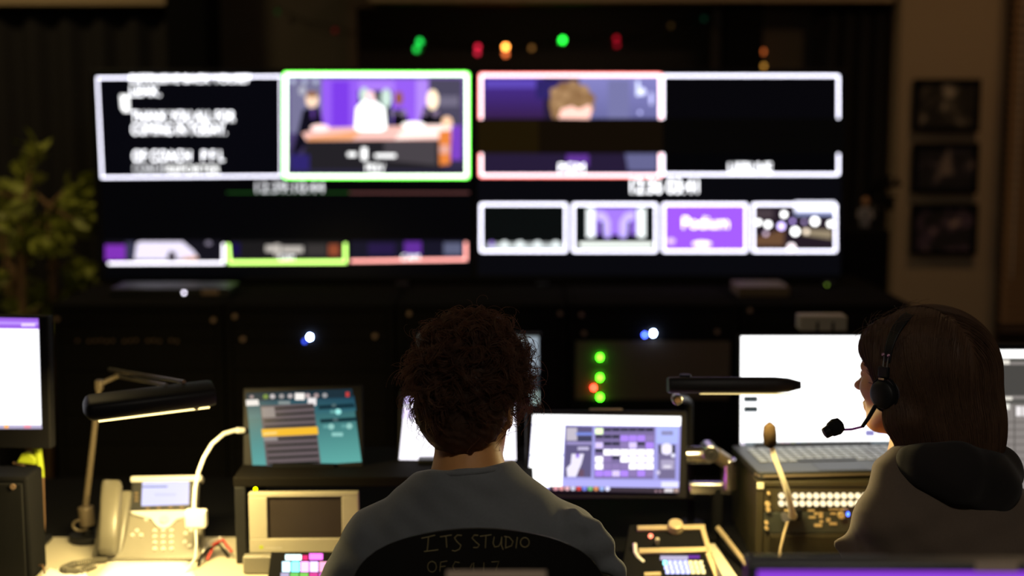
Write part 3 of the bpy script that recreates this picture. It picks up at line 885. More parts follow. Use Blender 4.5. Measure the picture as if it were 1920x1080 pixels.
# far-left monitor
pl = Pl(W(-60, 700, 3.05), 3, -4)
t = thing('computer_monitor', 'bright white monitor cut off by the left edge, purple band on top', 'monitor', (pl.P0.x, 3.12, DZ))
panel(t, pl, (-330, 597, 77, 806), (0.01, 0.038, 0.018, 0.008), 0.03)
S = Screen(pl)
S.q([(-330, 590), (72, 597), (78, 804), (-330, 804)], (1.6, 1.6, 1.7)); S.q([(-330, 590), (72, 597), (73, 617), (-330, 612)], (.36, .14, .85)); S.q([(-330, 597), (72, 604), (72, 609), (-330, 604)], (.55, .32, 1.1))
S.r(40, 606, 66, 612, (.9, .7, 1.4)); S.q([(-330, 797), (78, 797), (79, 804), (-330, 804)], (.5, .45, .65)); S.r(8, 797, 16, 803, (1.2, .5, .1)); S.r(45, 797, 58, 803, (.9, .3, .4)); S.r(25, 624, 55, 627, (.8, .78, 1.1)); S.r(27, 752, 31, 755, (.6, .6, .6)); S.r(27, 771, 31, 774, (.5, .5, .5))
S.build(t)
st = MB(); st.box(pl.P0.x - .03, pl.P0.x + .03, 3.10, 3.13, DZ, 1.1); st.build('stand', M['black'], t, 0.003)
MB().box(pl.P0.x - .12, pl.P0.x + .12, 3.02, 3.2, DZ, DZ + .012).build('stand_base', M['black'], t, 0.004)

# dark cabinet speaker below it
a, b = W(-40, 880, 2.92), W(80, 880, 2.92); topz = W(40, 872, 3.0).z
t = thing('desktop_speaker', 'dark box speaker on the desk under the left-edge monitor', 'speaker', ((a.x + b.x) / 2, 2.98, DZ))
bz = topz
MB().box(a.x - .04, b.x - .026, 2.9, 3.0, DZ, bz).build('housing', M['matte'], t, 0.008)
MB().box(a.x - .03, b.x - .036, 2.894, 2.9, DZ + .012, bz - .012).build('grille', M['foamd'], t, 0.004)
p = W(24, 913, 2.892); MB().cyl(p, p + Vector((0, .006, 0)), .006).build('knob', tanscrew, t)

# plug, yellow-green lead and brown sleeved cable hanging behind it
t = thing('sleeved_cable', 'brown sleeved cable with a lime green plug end, hanging beside the left monitor', 'cable', W(80, 1000, 3.06))
Y = 3.085
MB().tube([W(79, 893, Y), W(80, 930, Y), W(82, 980, Y), W(80, 1018, Y - .02), (W(74, 1030, 3.09).x, 3.0, DZ + .004), W(80, 1060, 2.93) , W(84, 1075, 2.9)], [.0045, .0045, .004, .003, .002, .002, .002], 8).build('sleeve', M['brown'], t)
MB().tube([W(67, 824, Y), W(70, 845, Y), W(76, 880, Y), W(79, 895, Y)], [.0085, .010, .0075, .005], 10).build('plug', M['lime'], t)
MB().tube([W(25, 868, Y), W(45, 872, Y), W(60, 905, Y), W(78, 945, Y)], .0028, 8).build('side_lead', M['brown'], t)
m_ = MB(); m_.prism([W(30, 868, Y - .01), W(40, 852, Y - .01), W(52, 847, Y - .01), (W(66, 860, Y - .01)), W(66, 872, Y - .01)], (0, .012, 0)); m_.build('green_tag', M['lime'], t, 0.003)

# ---------------- desk phone
PHY = 3.08
T0, R0 = 52, -1
# body: a sloped face plane
pl = Pl(W(285, 1000, PHY), 50, 0, 0)
pl2 = Pl(W(305, 925, PHY + 0.055), 28, 0, 1)
t = thing('desk_phone', 'cream-grey office desk phone with a lit display, left of the monitor riser', 'telephone', (W(280, 1040, PHY).x, PHY, DZ))
c0 = pl.hit(188, 1047); c1 = pl.hit(376, 1047); c2 = pl.hit(382, 955); c3 = pl.hit(186, 955)
m_ = MB()
def down(p): return Vector((p.x, p.y + 0.004, DZ + 0.001))
m_.add([c0, c1, c2, c3, down(c0), down(c1), down(c2), down(c3)], [(0, 1, 2, 3), (4, 7, 6, 5), (0, 4, 5, 1), (1, 5, 6, 2), (2, 6, 7, 3), (3, 7, 4, 0)])
m_.build('body', M['phonef'], t, 0.006)
# display head
u0, v0, u1, v1 = pl2.rect(244, 894, 374, 958)
m_ = MB(); pl2.slab(m_, u0, v0, u1, v1, -0.024, 0.0); hd = m_.build('display_housing', M['black'], t, 0.004)
m_ = MB(); pl2.slab(m_, u0 - .001, v1 - .012, u1 + .004, v1 + .002, -0.026, 0.006); m_.build('top_trim', M['phonel'], t, 0.004)
S = Screen(pl2); S.q([(267, 903), (355, 901), (354, 946), (265, 949)], (.85, .85, 1.25)); S.q([(267, 911.5), (314, 911), (314, 913.5), (267, 914)], (.18, .2, .32)); S.r(290, 925, 330, 930, (.75, .75, 1.1)); S.build(t)
# lower swoosh trim with the round navigation key
pts = [(243, 958), (250, 964), (283, 972), (292, 984), (300, 989), (310, 990), (319, 986), (330, 973), (345, 969), (378, 970), (382, 954)]
m_ = MB(); top_ = [pl.hit(x, y, .008) for x, y in pts]; m_.prism(list(reversed(top_)), pl.N * -0.008); m_.build('swoosh_trim', M['phonel'], t, 0.001)
p = pl.hit(308, 975, .008); MB().cyl(p - pl.N * .004, p + pl.N * .006, .0105).build('navigation_key', M['key'], t, 0.002)
for r_ in range(4):
    for c_ in range(3):
        p = pl.hit(291 + c_ * 15.5, 996 + r_ * 11.3); MB().cyl(p - pl.N * .002, p + pl.N * .005, .0048, n=14).build('number_key', M['key'], t, 0.001)
m_ = MB()
for (x, y) in ((257, 996), (249, 1004), (265, 1004), (348, 1001), (359, 995), (347, 1017), (356, 1024), (274, 975)):
    p = pl.hit(x, y); MB().cyl(p - pl.N * .002, p + pl.N * .004, .0046, n=14).build('feature_key', M['key'], t, 0.001)
m_ = MB()
for (x, y) in ((256, 925), (256, 932), (256, 939), (277, 953), (298, 952), (320, 951), (341, 951)):
    p = pl2.hit(x, y); MB().obox(p, pl2.U * .004, pl2.V * .0022, pl2.N * .002).build('soft_key', M['rackb'], t, 0.0005)
# handset cradle and handset
u0, v0, u1, v1 = pl.rect(180, 924, 238, 1048)
m_ = MB(); pc = Pl(W(210, 985, PHY), 38); u0, v0, u1, v1 = pc.rect(181, 918, 238, 1047); pc.slab(m_, u0, v0, u1, v1, -0.02, 0.0); m_.build('cradle', M['phone'], t, 0.008)
hp = [pc.hit(210, 908, .020), pc.hit(208, 930, .032), pc.hit(205, 970, .040), pc.hit(203, 1010, .034), pc.hit(202, 1036, .018)]
m_ = MB(); n_ = 20; vs_ = []; rows = [(210, 904, .010, 18), (210, 912, .018, 20), (208, 935, .026, 20), (206, 970, .030, 19), (204, 1005, .028, 19), (202, 1030, .018, 18), (202, 1041, .006, 15)]
vs_ = []
for (x, y, nn, hwpx) in rows:
    c_ = pc.hit(x, y, nn); hw_ = hwpx * PHY / 2667 * 1.0
    for k in range(n_):
        an = 2 * math.pi * k / n_; cs, sn = math.cos(an), math.sin(an)
        ex = 0.6
        vs_.append(c_ + pc.U * hw_ * math.copysign(abs(cs) ** ex, cs) + pc.N * .013 * math.copysign(abs(sn) ** ex, sn))
R_ = len(rows)
fs_ = [(i * n_ + k, (i + 1) * n_ + k, (i + 1) * n_ + (k + 1) % n_, i * n_ + (k + 1) % n_) for i in range(R_ - 1) for k in range(n_)] + [tuple(range(n_)), tuple((R_ - 1) * n_ + k for k in range(n_ - 1, -1, -1))]
m_.add(vs_, fs_); m_.build('handset', M['phone'], t, smooth=50)
# coiled cord
m_ = MB(); path = [W(200, 1046, 3.03), W(172, 1050, 3.02), W(140, 1058, 3.0), W(118, 1068, 2.97), W(125, 1078, 2.95), W(150, 1078, 2.95), W(178, 1063, 2.99)]
path = [Vector((p.x, p.y, max(p.z, DZ + .008))) for p in path]
for p in path: p.z = DZ + .008
cp = []; turns = 46; N_ = turns * 8
for i in range(N_ + 1):
    u = i / N_ * (len(path) - 1); k = min(int(u), len(path) - 2); w_ = u - k
    c_ = path[k].lerp(path[k + 1], w_); d = (path[k + 1] - path[k]).normalized(); s_ = d.cross(Vector((0, 0, 1))); an = i / 8 * 2 * math.pi
    cp.append(c_ + s_ * .006 * math.cos(an) + Vector((0, 0, 1)) * .006 * math.sin(an))
m_.tube(cp, .0016, 5); m_.build('coiled_cord', M['phone'], t)

# papers beneath the phone
for (q, lb) in ((((205, 1052), (350, 1050), (372, 1092), (170, 1092)), 'white paper sheet on the desk in front of the phone'), (((85, 1068), (160, 1074), (175, 1100), (60, 1100)), 'crumpled white paper at the lower left corner of the desk')):
    m_ = MB(); z = DZ + .0008; pts = []
    for (x, y) in q:
        d = ray(x, y); p = CAMP + d * ((z - CAM_H) / d.z); pts.append(p)
    n_ = 8; vs_ = []
    for i in range(n_ + 1):
        for j in range(n_ + 1):
            a_ = pts[0].lerp(pts[1], i / n_); b_ = pts[3].lerp(pts[2], i / n_); p = a_.lerp(b_, j / n_)
            vs_.append(p + Vector((0, 0, .0006 + (.004 if 'crumpled' in lb else .0008) * abs(math.sin(i * 1.7 + j) * math.cos(j * 1.3)))))
    fs_ = [(i * (n_ + 1) + j, i * (n_ + 1) + j + 1, (i + 1) * (n_ + 1) + j + 1, (i + 1) * (n_ + 1) + j) for i in range(n_) for j in range(n_)]
    m_.add(vs_, fs_); o = m_.build('paper_sheet', M['paper'], None, smooth=60); o.modifiers.new('thickness', 'SOLIDIFY').thickness = .0004
    tag(o, lb, 'paper')

# ---------------- tablet and its white charging lead
TBY = 3.14
pl = Pl(W(570, 805, TBY), 14, -3, 2.0)
t = thing('tablet', 'tablet showing a teal page with a yellow bar, propped on the riser', 'tablet', pl.P(0, -.09))
_, bb = panel(t, pl, (467, 733, 669, 873), (0.014, 0.014, 0.014, 0.010), 0.009, bev=0.003)
pl.slab(m_ := MB(), -.05, bb[1] + .02, .05, bb[3] - .04, -.014, -.0095); m_.build('rear_case', M['matte'], t, 0.002)
S = Screen(pl)
S.q([(461, 737), (660, 729), (678, 866), (474, 879)], ((.010, .035, .06), (.010, .035, .07), (.12, .42, .38), (.11, .40, .38)))
S.q([(461, 749), (664, 742), (668, 770), (466, 785)], ((.02, .07, .10), (.012, .05, .09), (.03, .13, .17), (.05, .18, .2)))
S.q([(461, 737), (660, 729), (662, 745), (463, 752)], (.012, .03, .045))
S.q([(461, 750), (484, 749), (486, 760), (462, 761)], (.9, .85, .8)); S.disc(472, 744, 4, 3, (.4, .3, .3))
S.q([(597, 760), (663, 756), (666, 764), (598, 768)], (.006, .03, .045)); S.q([(600, 786), (668, 782), (670, 789), (601, 793)], (.006, .03, .04))
for x, c in ((498, (.2, .3, .06)), (511, (.6, .55, .55)), (528, (.35, .33, .33)), (544, (.5, .45, .45)), (577, (.5, .4, .4)), (593, (.4, .3, .3)), (609, (.35, .35, .36))):
    S.disc(x, 743.5 - (x - 500) * .02, 5, 4.5, c)
S.r(553, 737, 571, 750, (1.0, .95, .9)); S.r(577, 746, 593, 760, (.9, .85, .85)); S.r(648, 735, 655, 744, (.55, .05, .05)); S.r(522, 752, 544, 758, (.25, .3, .3))
S.q([(488, 761), (588, 756), (602, 872), (500, 877)], (.13, .10, .11))
for k in range(10):
    if k == 4: continue
    y0 = 763.5 + k * 11.6; x0 = 491 + k * 1.15
    S.q([(x0 + (24 if k < 2 else 2), y0 + 1), (x0 + 97, y0 - 3.5), (x0 + 97.4, y0), (x0 + (24.4 if k < 2 else 2.4), y0 + 4.5)], (.006, .010, .009))
S.q([(490, 764), (514, 763), (517, 782), (492, 783)], (.3, .26, .25)); S.q([(494, 820), (520, 819), (521, 826), (495, 827)], (.3, .27, .27))
S.q([(490, 805), (595, 800), (597, 814), (492, 819)], (.95, .52, .03)); S.q([(494, 812), (519, 810), (519, 813), (494, 815)], (1.0, .75, .3))
for (x, y, w_, h_) in ((626, 760, 8, 6), (629, 787, 9, 6)): S.r(x - w_ / 2, y - h_ / 2, x + w_ / 2, y + h_ / 2, (.08, .14, .15))
for (x, y) in ((634, 772), (621, 800), (655, 799)): S.disc(x, y, 6, 5.5, (.35, .85, .8) if x == 634 else (.3, .6, .55)); S.r(x - 15, y - 3, x - 5, y + 3, (.12, .35, .34))
S.r(622, 811, 643, 818, (.28, .6, .56)); S.q([(500, 873), (550, 871), (550, 873.5), (501, 876)], (.10, .16, .2))
S.build(t)
# prop behind
ps = thing('tablet_stand', 'small black prop holding the tablet upright on the riser', 'tablet stand', (pl.P0.x, 3.2, .93))
RZ = W(600, 897, 3.02).z
bm_ = pl.P(0, bb[1], 0)

# riser
rl, rr_ = W(437, 900, 3.02).x, W(1000, 900, 3.02).x
RT = W(700, 895, 3.02).z; RTH = 0.022
t = thing('monitor_riser', 'long black monitor riser on the desk carrying the tablet', 'monitor riser', ((rl + rr_) / 2, 3.15, DZ))
MB().box(rl, rr_, 3.02, 3.30, RT - RTH, RT).build('shelf', mat('riser_black', (0.007, 0.006, 0.005), 0.8, spec=0.03), t, 0.003)
MB().box(rl + .002, rl + .026, 3.022, 3.29, DZ, RT - RTH).build('leg', M['black'], t, 0.002)
MB().box(rr_ - .026, rr_ - .002, 3.022, 3.29, DZ, RT - RTH).build('leg', M['black'], t, 0.002)
WLOC[ps.name] = Vector(ps.location); 
tb_bottom = pl.P(0, bb[1], 0).z
m_ = MB(); q = pl.P(0, bb[1], -.004)
m_.box(q.x - .07, q.x + .07, q.y - .02, 3.28, RT, RT + .006)
pl.slab(m_, -.06, bb[1] - .002, .06, bb[1] + .10, -.022, -.0145)
m_.box(q.x - .06, q.x + .06, q.y + .02, q.y + .028, RT + .004, q.z + .02)
m_.box(q.x - .06, q.x + .06, q.y - .016, q.y + .014, RT + .004, q.z - .001)
m_.build('stand_frame', M['matte'], ps, 0.001)
ps.location = (q.x, q.y, RT)
for ch in ps.children: ch.location = Vector(ch.location) + WLOC[ps.name] - Vector(ps.location)
WLOC[ps.name] = Vector(ps.location)

t = thing('charging_cable', 'thick white charging cable looping from the tablet down to a white plug block', 'cable', W(370, 1000, 3.05))
cpts = [W(456, 807, 3.13), W(440, 807, 3.12), W(420, 813, 3.10), W(398, 832, 3.08), W(382, 858, 3.06), W(372, 885, 3.05), W(366, 915, 3.045), W(364, 940, 3.035), W(364, 960, 3.03)]
MB().tube(cpts, [.0052] + [.0042] * 8, 10).build('cable', M['white'], t)
MB().tube([W(457, 807, 3.133), W(444, 807, 3.122)], .0062, 10).build('connector', M['white'], t)
c_ = W(368, 972, 3.025); MB().obox(c_, (.0235, 0, 0), (0, .012, 0), (0, 0, .020)).build('plug_block', M['white'], t, 0.005)
MB().tube([W(367, 990, 3.02), W(368, 1020, 3.0), W(366, 1047, 2.985)] + [Vector((W(350, 1060, 2.97).x, 2.96, DZ + .003)), Vector((W(315, 1080, 2.9).x, 2.89, DZ + .003))], .0022, 8).build('lower_lead', M['white'], t)
# loose cables left of the riser
for (pts, mt_n, lb) in (
        ([W(378, 1050, 3.02), W(382, 1032, 3.05), W(395, 1016, 3.08), W(412, 1008, 3.1), W(432, 1020, 3.08)], 'white', 'white cable arching over the desk just left of the riser'),
        ([W(388, 1042, 3.04), W(402, 1020, 3.07), W(418, 1012, 3.09), W(434, 1018, 3.05)], 'red', 'red cable beside the left leg of the riser'),
        ([W(372, 1062, 3.0), W(376, 1045, 3.02), W(390, 1030, 3.05), W(410, 1020, 3.08), W(428, 1028, 3.06)], 'matte', 'black cable tangled left of the riser')):
    pts = [Vector((p.x, p.y, max(p.z, DZ + .005))) for p in pts]; pts[0].z = DZ + .004; pts[-1].z = max(DZ + .004, pts[-1].z - .02)
    o = MB().tube(pts, .0032, 8).build('loose_cable', M[mt_n]); tag(o, lb, 'cable')

# framed console display under the riser
pl = Pl(W(560, 975, 2.978), 3, 0, 0.4)
t = thing('console_display', 'silver-framed dark console screen under the riser', 'display', (pl.P0.x, 2.99, DZ))
u0, v0, u1, v1 = pl.rect(467, 924, 672, 1036)
fm = MB(); iu0, iv0, iu1, iv1 = pl.rect(501, 932, 641, 1010)
for q in ((u0, v0, u1, iv0), (u0, iv1, u1, v1), (u0, iv0, iu0, iv1), (iu1, iv0, u1, iv1)): pl.slab(fm, *q, -.02, 0)
fm.build('frame', M['silver'], t, 0.0015)
m_ = MB(); pl.slab(m_, iu0, iv0, iu1, iv1, -.02, -.005); m_.build('screen', mat('unlit_display', (.035, .026, .022), .5, spec=.3), t)
m_ = MB(); q0 = pl.P(0, v0, 0); m_.obox((pl.P0.x, q0.y - .012, (q0.z + DZ) / 2 + .0), ((u1 - u0) / 2, 0, 0), (0, .012, .0), (0, 0, (q0.z - DZ) / 2 - .001)); m_.build('front_lip', M['phonef'], t, 0.004)
lg = MB(); yy = q0.y - .0245
for (a_, b_) in ((490, 496),):
    p0 = W(a_, 1026, yy); lg.obox(p0, (.004, 0, 0), (0, .0008, 0), (0, 0, .0035))
lg.build('logo_mark', M['lime'], t)
plf = Pl((0, yy, .8)); 
lettering(plf, [('console', 498, 1029, 5, 30)], t, M['phonel'], n=.001)
p = W(479, 917, 2.955); MB().ell(p, (.0035, .003, .0035), nu=10, nv=8).build('indicator_light', emit('lime_glow', (.75, .9, 0), 22), t)
MB().cyl(p + Vector((0, .002, 0)), p + Vector((0, .008, 0)), .0015, n=8).build('indicator_stem', M['black'], t)

# button controllers (lit keys)
def button_console(name, label, cat, pl, body_px, keys, extra=None, height=None):
    q = [pl.hit(*p) for p in body_px]
    cx_ = sum(p.x for p in q) / 4; cy_ = sum(p.y for p in q) / 4
    t = thing(name, label, cat, (cx_, cy_, DZ))
    m_ = MB(); lo = [Vector((p.x, p.y, DZ + .001)) for p in q]
    m_.add(q + lo, [(3, 2, 1, 0), (4, 5, 6, 7), (0, 1, 5, 4), (1, 2, 6, 5), (2, 3, 7, 6), (3, 0, 4, 7)]); m_.build('body', M['matte'], t, 0.002)
    for (x0, y0, x1, y1, c) in keys:
        a_ = pl.hit(x0, y0, .002); b_ = pl.hit(x1, y0, .002); c_ = pl.hit(x1, y1, .002); d_ = pl.hit(x0, y1, .002)
        m_ = MB(); m_.prism([d_, c_, b_, a_], -pl.N * .0025); o = m_.build('lit_key', emit('key_glow', c, 1.5), t)
    return t


pl = Pl(W(560, 1058, 2.905), 62, 0, 0)
ks = [(535, 1040, 565, 1049, (1.3, 1.7, 1.7)), (567, 1041, 577, 1049, (.7, .03, .15)), (580, 1038, 605, 1048, (1.5, .25, 1.3))]
cols = [(.9, 1.3, 1.5), (.35, 1.6, 1.6), (1.5, .6, 1.5), (1.2, .8, 1.6), (1.0, .4, .6), (.4, .8, 1.5)]
for k in range(6): ks.append((529 + k * 18 - k * .6, 1053, 544 + k * 18 - k * .6, 1071, cols[k]))
for k in range(6): ks.append((526 + k * 18, 1074, 542 + k * 18, 1092, [(.4, .35, .5), (.15, .5, .1), (.18, .5, .08), (.6, .05, .25), (.6, .1, .5), (.3, .3, .4)][k]))
button_console('stream_controller', 'small controller with cyan and magenta lit keys left of the grey T-shirt', 'button controller', pl, [(508, 1034), (648, 1034), (655, 1100), (500, 1100)], ks)

pl = Pl(W(1270, 1030, 3.0), 62, 0, 0)
ks = []
for r_ in range(3):
    for c_ in range(8):
        cc = (.75, .78, 1.4) if c_ < 5 else (1.3, 1.05, .45)
        if r_ == 0 and c_ == 0: cc = (.5, 1.6, 1.7)
        ks.append((1243 + c_ * 9.6 + r_ * 2.5, 1051 + r_ * 8.5, 1250.5 + c_ * 9.6 + r_ * 2.5, 1058 + r_ * 8.5, cc))
ks.append((1238, 1042, 1290, 1049, (.4, .36, .5))); ks.append((1290, 1041, 1312, 1046, (.12, .03, .25)))
t = button_console('video_switcher', 'tan-edged switcher with a grid of white and yellow lit keys, right of the grey T-shirt', 'video switcher', pl, [(1180, 984), (1321, 984), (1345, 1095), (1160, 1095)], ks)
fm = MB()
def strip(a_, b_, wpx, plx=pl, mb=None, n0=.0, n1=.007):
    A, B = Vector((*a_, 0)), Vector((*b_, 0)); d = (B - A).normalized(); nn = Vector((-d.y, d.x, 0)) * wpx / 2
    c4 = [A + nn, B + nn, B - nn, A - nn]
    (mb or fm).prism([plx.hit(p.x, p.y, n1) for p in c4], -plx.N * (n1 - n0))
strip((1195, 989), (1322, 987), 8); strip((1316, 985), (1331, 1036), 9); strip((1198, 1032), (1330, 1029), 9); strip((1327, 1035), (1349, 1090), 10)
fm.build('trim_frame', M['tan'], t, 0.001)
p = pl.hit(1266, 993, .0); MB().cyl(p, p + pl.N * .02, .018, .016, 28).build('jog_knob', M['tan'], t, 0.003)
p = pl.hit(1220, 1005, .006); MB().ell(p, .0052, nu=12, nv=8).build('red_light', emit('orange_red_glow', (1.0, .22, .12), 3.5), t)
p = pl.hit(1232, 1020, .0); MB().cyl(p, p + pl.N * .016, .0035, .0045, 12).build('toggle_switch', M['silver'], t)
m_ = MB(); m_.prism([pl.hit(x, y, .004) for x, y in ((1208, 1073), (1238, 1072), (1240, 1078), (1208, 1079))], -pl.N * .003); m_.build('label_strip', M['tan'], t)
# cream strip along its right side + brass rail
t = thing('desk_edge_ledge', 'bright cream ledge running toward the camera right of the switcher', 'ledge', W(1360, 1060, 2.9))
m_ = MB(); z = DZ + .03
def onz(x, y, z):
    d = ray(x, y); return CAMP + d * ((z - CAM_H) / d.z)
q = [onz(1326, 1020, z), onz(1340, 1018, z), onz(1385, 1083, z), onz(1356, 1083, z)]
m_.prism([Vector((p.x, p.y, DZ + .001)) for p in q], (0, 0, z - DZ - .001)); m_.build('ledge_board', M['desk'], t, 0.002)
t = thing('brass_rail', 'slanting yellowish rail between the switcher and the laptop stack', 'rail', onz(1380, 1040, DZ))
a_, b_ = onz(1346, 990, DZ + .05), onz(1403, 1063, DZ + .012)
MB().tube([a_, b_], .006, 10).build('rail', M['tan'], t)
MB().cyl((a_.x, a_.y, DZ), a_, .004, n=10).build('post', M['matte'], t); MB().cyl((b_.x, b_.y, DZ), b_, .004, n=10).build('post', M['matte'], t)
o = MB().tube([W(1190, 1019, 3.0), W(1191, 1035, 2.99), W(1197, 1045, 2.98), W(1206, 1053, 2.97), onz(1215, 1064, DZ + .003)], .0042, 8).build('loose_cable', M['white']); tag(o, 'short bent whitish cable between the grey sleeve and the switcher', 'cable')

# backlit keyboard in front of the seated person
t = thing('backlit_keyboard', 'keyboard glowing magenta on the desk in front of the grey T-shirt', 'keyboard', (W(1010, 1040, 2.95).x, 2.95, DZ))
kx0, kx1 = W(850, 1040, 2.92).x, W(1160, 1040, 2.92).x
MB().box(kx0, kx1, 2.86, 2.985, DZ + .001, DZ + .016).build('base', M['black'], t, .003)
m_ = MB()
for r_ in range(5):
    for c_ in range(15):
        w_ = (kx1 - kx0 - .02) / 15; x_ = kx0 + .01 + c_ * w_
        m_.box(x_ + .0015, x_ + w_ - .0015, 2.868 + r_ * .0225, 2.887 + r_ * .0225, DZ + .017, DZ + .024)
m_.build('keys', emit('magenta_backlight', (.75, .10, 1.0), 4.5), t)

# ---------------- white screen half hidden left of the curly head
pl = Pl(W(860, 806, 3.18), 12, 2, -1)
t = thing('computer_monitor', 'white screen with a lavender top, mostly hidden behind the curly head', 'monitor', (pl.P0.x, 3.2, RT))
_, bb = panel(t, pl, (756, 744, 965, 864), (0.012, 0.014, 0.012, 0.012), 0.018)
S = Screen(pl); S.q([(760, 744), (965, 744), (968, 866), (748, 862)], (1.5, 1.45, 1.6)); S.q([(760, 744), (965, 744), (965, 760), (758, 758)], (.9, .75, 1.3)); S.q([(757, 765), (800, 765), (800, 785), (755, 785)], (1.1, .95, 1.4)); S.build(t)
qb = pl.P(0, bb[1], -.009)
MB().box(qb.x - .09, qb.x + .09, qb.y - .04, 3.29, RT, RT + .01).build('stand_base', M['black'], t, 0.003)
MB().box(qb.x - .03, qb.x + .03, qb.y + .012, qb.y + .03, RT + .01, qb.z + .06).build('stand', M['black'], t, 0.003)

# pale device farther back behind the head
pl = Pl(W(900, 692, 3.65), 4, 0, 0)
t = thing('computer_monitor', 'greyish-white monitor directly behind the curly head, only its edges showing', 'monitor', (pl.P0.x, 3.6, DZ - .002))
panel(t, pl, (787, 630, 1010, 758), (0.008, 0.012, 0.008, 0.008), 0.03)
S = Screen(pl); S.q([(789, 630), (1010, 630), (1010, 758), (789, 758)], (.20, .24, .24)); S.q([(990, 632), (1010, 632), (1010, 700), (990, 700)], (.30, .36, .42)); S.r(960, 735, 1010, 756, (.55, .75, .7)); S.r(789, 700, 1010, 733, (.03, .035, .04)); S.r(960, 700, 998, 733, (.06, .06, .07)); S.r(785, 629, 812, 650, (.30, .42, .36)); S.build(t)
q = pl.P(0, 0, -.04); MB().cyl((q.x, q.y + .01, DZ), (q.x, q.y + .01, q.z), .018).build('stand', M['black'], t)
MB().box(q.x - .1, q.x + .1, 3.5, 3.73, DZ - .002, DZ + .012).build('stand_base', M['black'], t, 0.003)

# ---------------- centre right monitor on its arm
pl = Pl(W(1136, 850, 3.12), 10, 3, -0.8)
t = thing('computer_monitor', 'monitor right of the curly head showing a purple switcher page, on a steel arm', 'monitor', pl.P(0, -.1))
_, bb = panel(t, pl, (996, 780, 1275, 921), (0.012, 0.017, 0.016, 0.012), 0.022, bev=0.003)
S = Screen(pl)
S.q([(999, 777), (1277, 781), (1273, 925), (988, 917)], (.40, .38, .85))
S.q([(999, 777), (1277, 781), (1276, 799), (998, 796)], WH); S.q([(998, 798), (1059, 798), (1056, 852), (994, 852)], WH); S.q([(994, 855), (1056, 855), (1054, 914), (988, 913)], WH)
S.q([(994, 852), (1056, 852), (1056, 855), (994, 855)], (.5, .6, .6))
S.q([(1061, 799), (1111, 800), (1108, 895), (1057, 894)], (.13, .11, .24)); S.r(1062, 802, 1082, 826, (.6, .55, .65)); S.r(1080, 811, 1110, 816, (.22, .3, .85)); S.r(1083, 818, 1110, 828, (.06, .06, .12)); S.r(1062, 828, 1110, 834, (.35, .3, .6))
S.q([(1072, 851), (1095, 851), (1090, 870), (1080, 894), (1064, 894), (1062, 878), (1070, 870)], (.95, .9, 1.1)); S.r(1080, 851, 1086, 858, (.3, .15, .8)); S.r(1083, 838, 1104, 844, (.6, .55, .8)); S.r(1085, 880, 1095, 894, (.16, .09, .15))
S.q([(1116, 800), (1228, 801), (1225, 898), (1114, 897)], (.22, .17, .38))
rr5 = random.Random(11)
for r_ in range(7):
    y0 = 802 + r_ * 13.2
    for c_ in range(7):
        x0 = 1116 + c_ * 15.8
        v = rr5.random(); br = (3 <= r_ <= 5)
        col = (1.6, 1.55, 1.7) if (br and v < .75) else ((.5, .28, 1.1) if v < .45 else ((.025, .03, .035) if v < .62 else ((.85, .7, 1.2) if v < .8 else (.3, .22, .5))))
        if (r_, c_) == (0, 0): col = (1.2, 1.5, .8)
        if (r_, c_) in ((0, 2), (0, 5), (0, 6), (1, 1), (1, 2), (2, 2), (2, 1), (3, 0), (4, 2)): col = (.012, .018, .02)
        S.r(x0, y0 + 1, x0 + 14.5, y0 + (6 if sum(col) < .1 else 12), col)
S.q([(1231, 800), (1273, 801), (1271, 832), (1231, 831)], (.48, .55, 1.1)); S.r(1240, 808, 1262, 816, (.3, .3, .55)); S.r(1234, 834, 1266, 898, (.2, .17, .32)); S.disc(1250, 842, 12, 11, (1.0, .95, 1.2)); S.r(1236, 834, 1240, 850, (.03, .03, .05)); S.r(1260, 834, 1266, 850, (.03, .03, .05)); S.r(1239, 862, 1264, 880, (.45, .4, .6)); S.disc(1262, 854, 4, 4, (.9, .9, 1.1)); S.disc(1234, 886, 4, 4, (.7, .65, .9)); S.r(1244, 872, 1258, 878, (.8, .75, .9))
S.q([(1054, 899), (1274, 902), (1273, 915), (1054, 912)], (.50, .48, 1.0)); S.r(1240, 903, 1272, 914, (.9, .9, 1.5))
S.q([(1030, 912), (1273, 915), (1273, 925), (1030, 920)], (.05, .035, .05))
for k, c in enumerate([(.8, .35, .4), (.85, .35, .35), (.9, .5, .55), (.7, .7, .9), (.7, .06, .05), (.2, .25, .9), (.2, .55, .2), (.8, .3, .12), (.35, .5, .95), (.9, .9, 1.2)]):
    S.disc(1042 + k * 10.8, 915.5 + k * .1, 4.6, 4.2, c)
for x in (1228, 1236, 1244): S.r(x, 919, x + 4, 923, (.4, .25, .3))
S.r(1246, 916, 1262, 923, (.8, .75, .8)); S.r(1264, 916, 1272, 923, (.5, .35, .3))
S.build(t)
# small badge above: camera bar
u0, v0, u1, v1 = pl.rect(1106, 766, 1168, 776)
wc = thing('webcam', 'thin brownish bar clipped on top of the monitor right of the curly head', 'webcam', pl.P((u0 + u1) / 2, v0))
m_ = MB(); pl.slab(m_, u0, max(v0, bb[3] + .0005), u1, v1, -.014, -.002); m_.build('bar', M['card'], wc, 0.002)

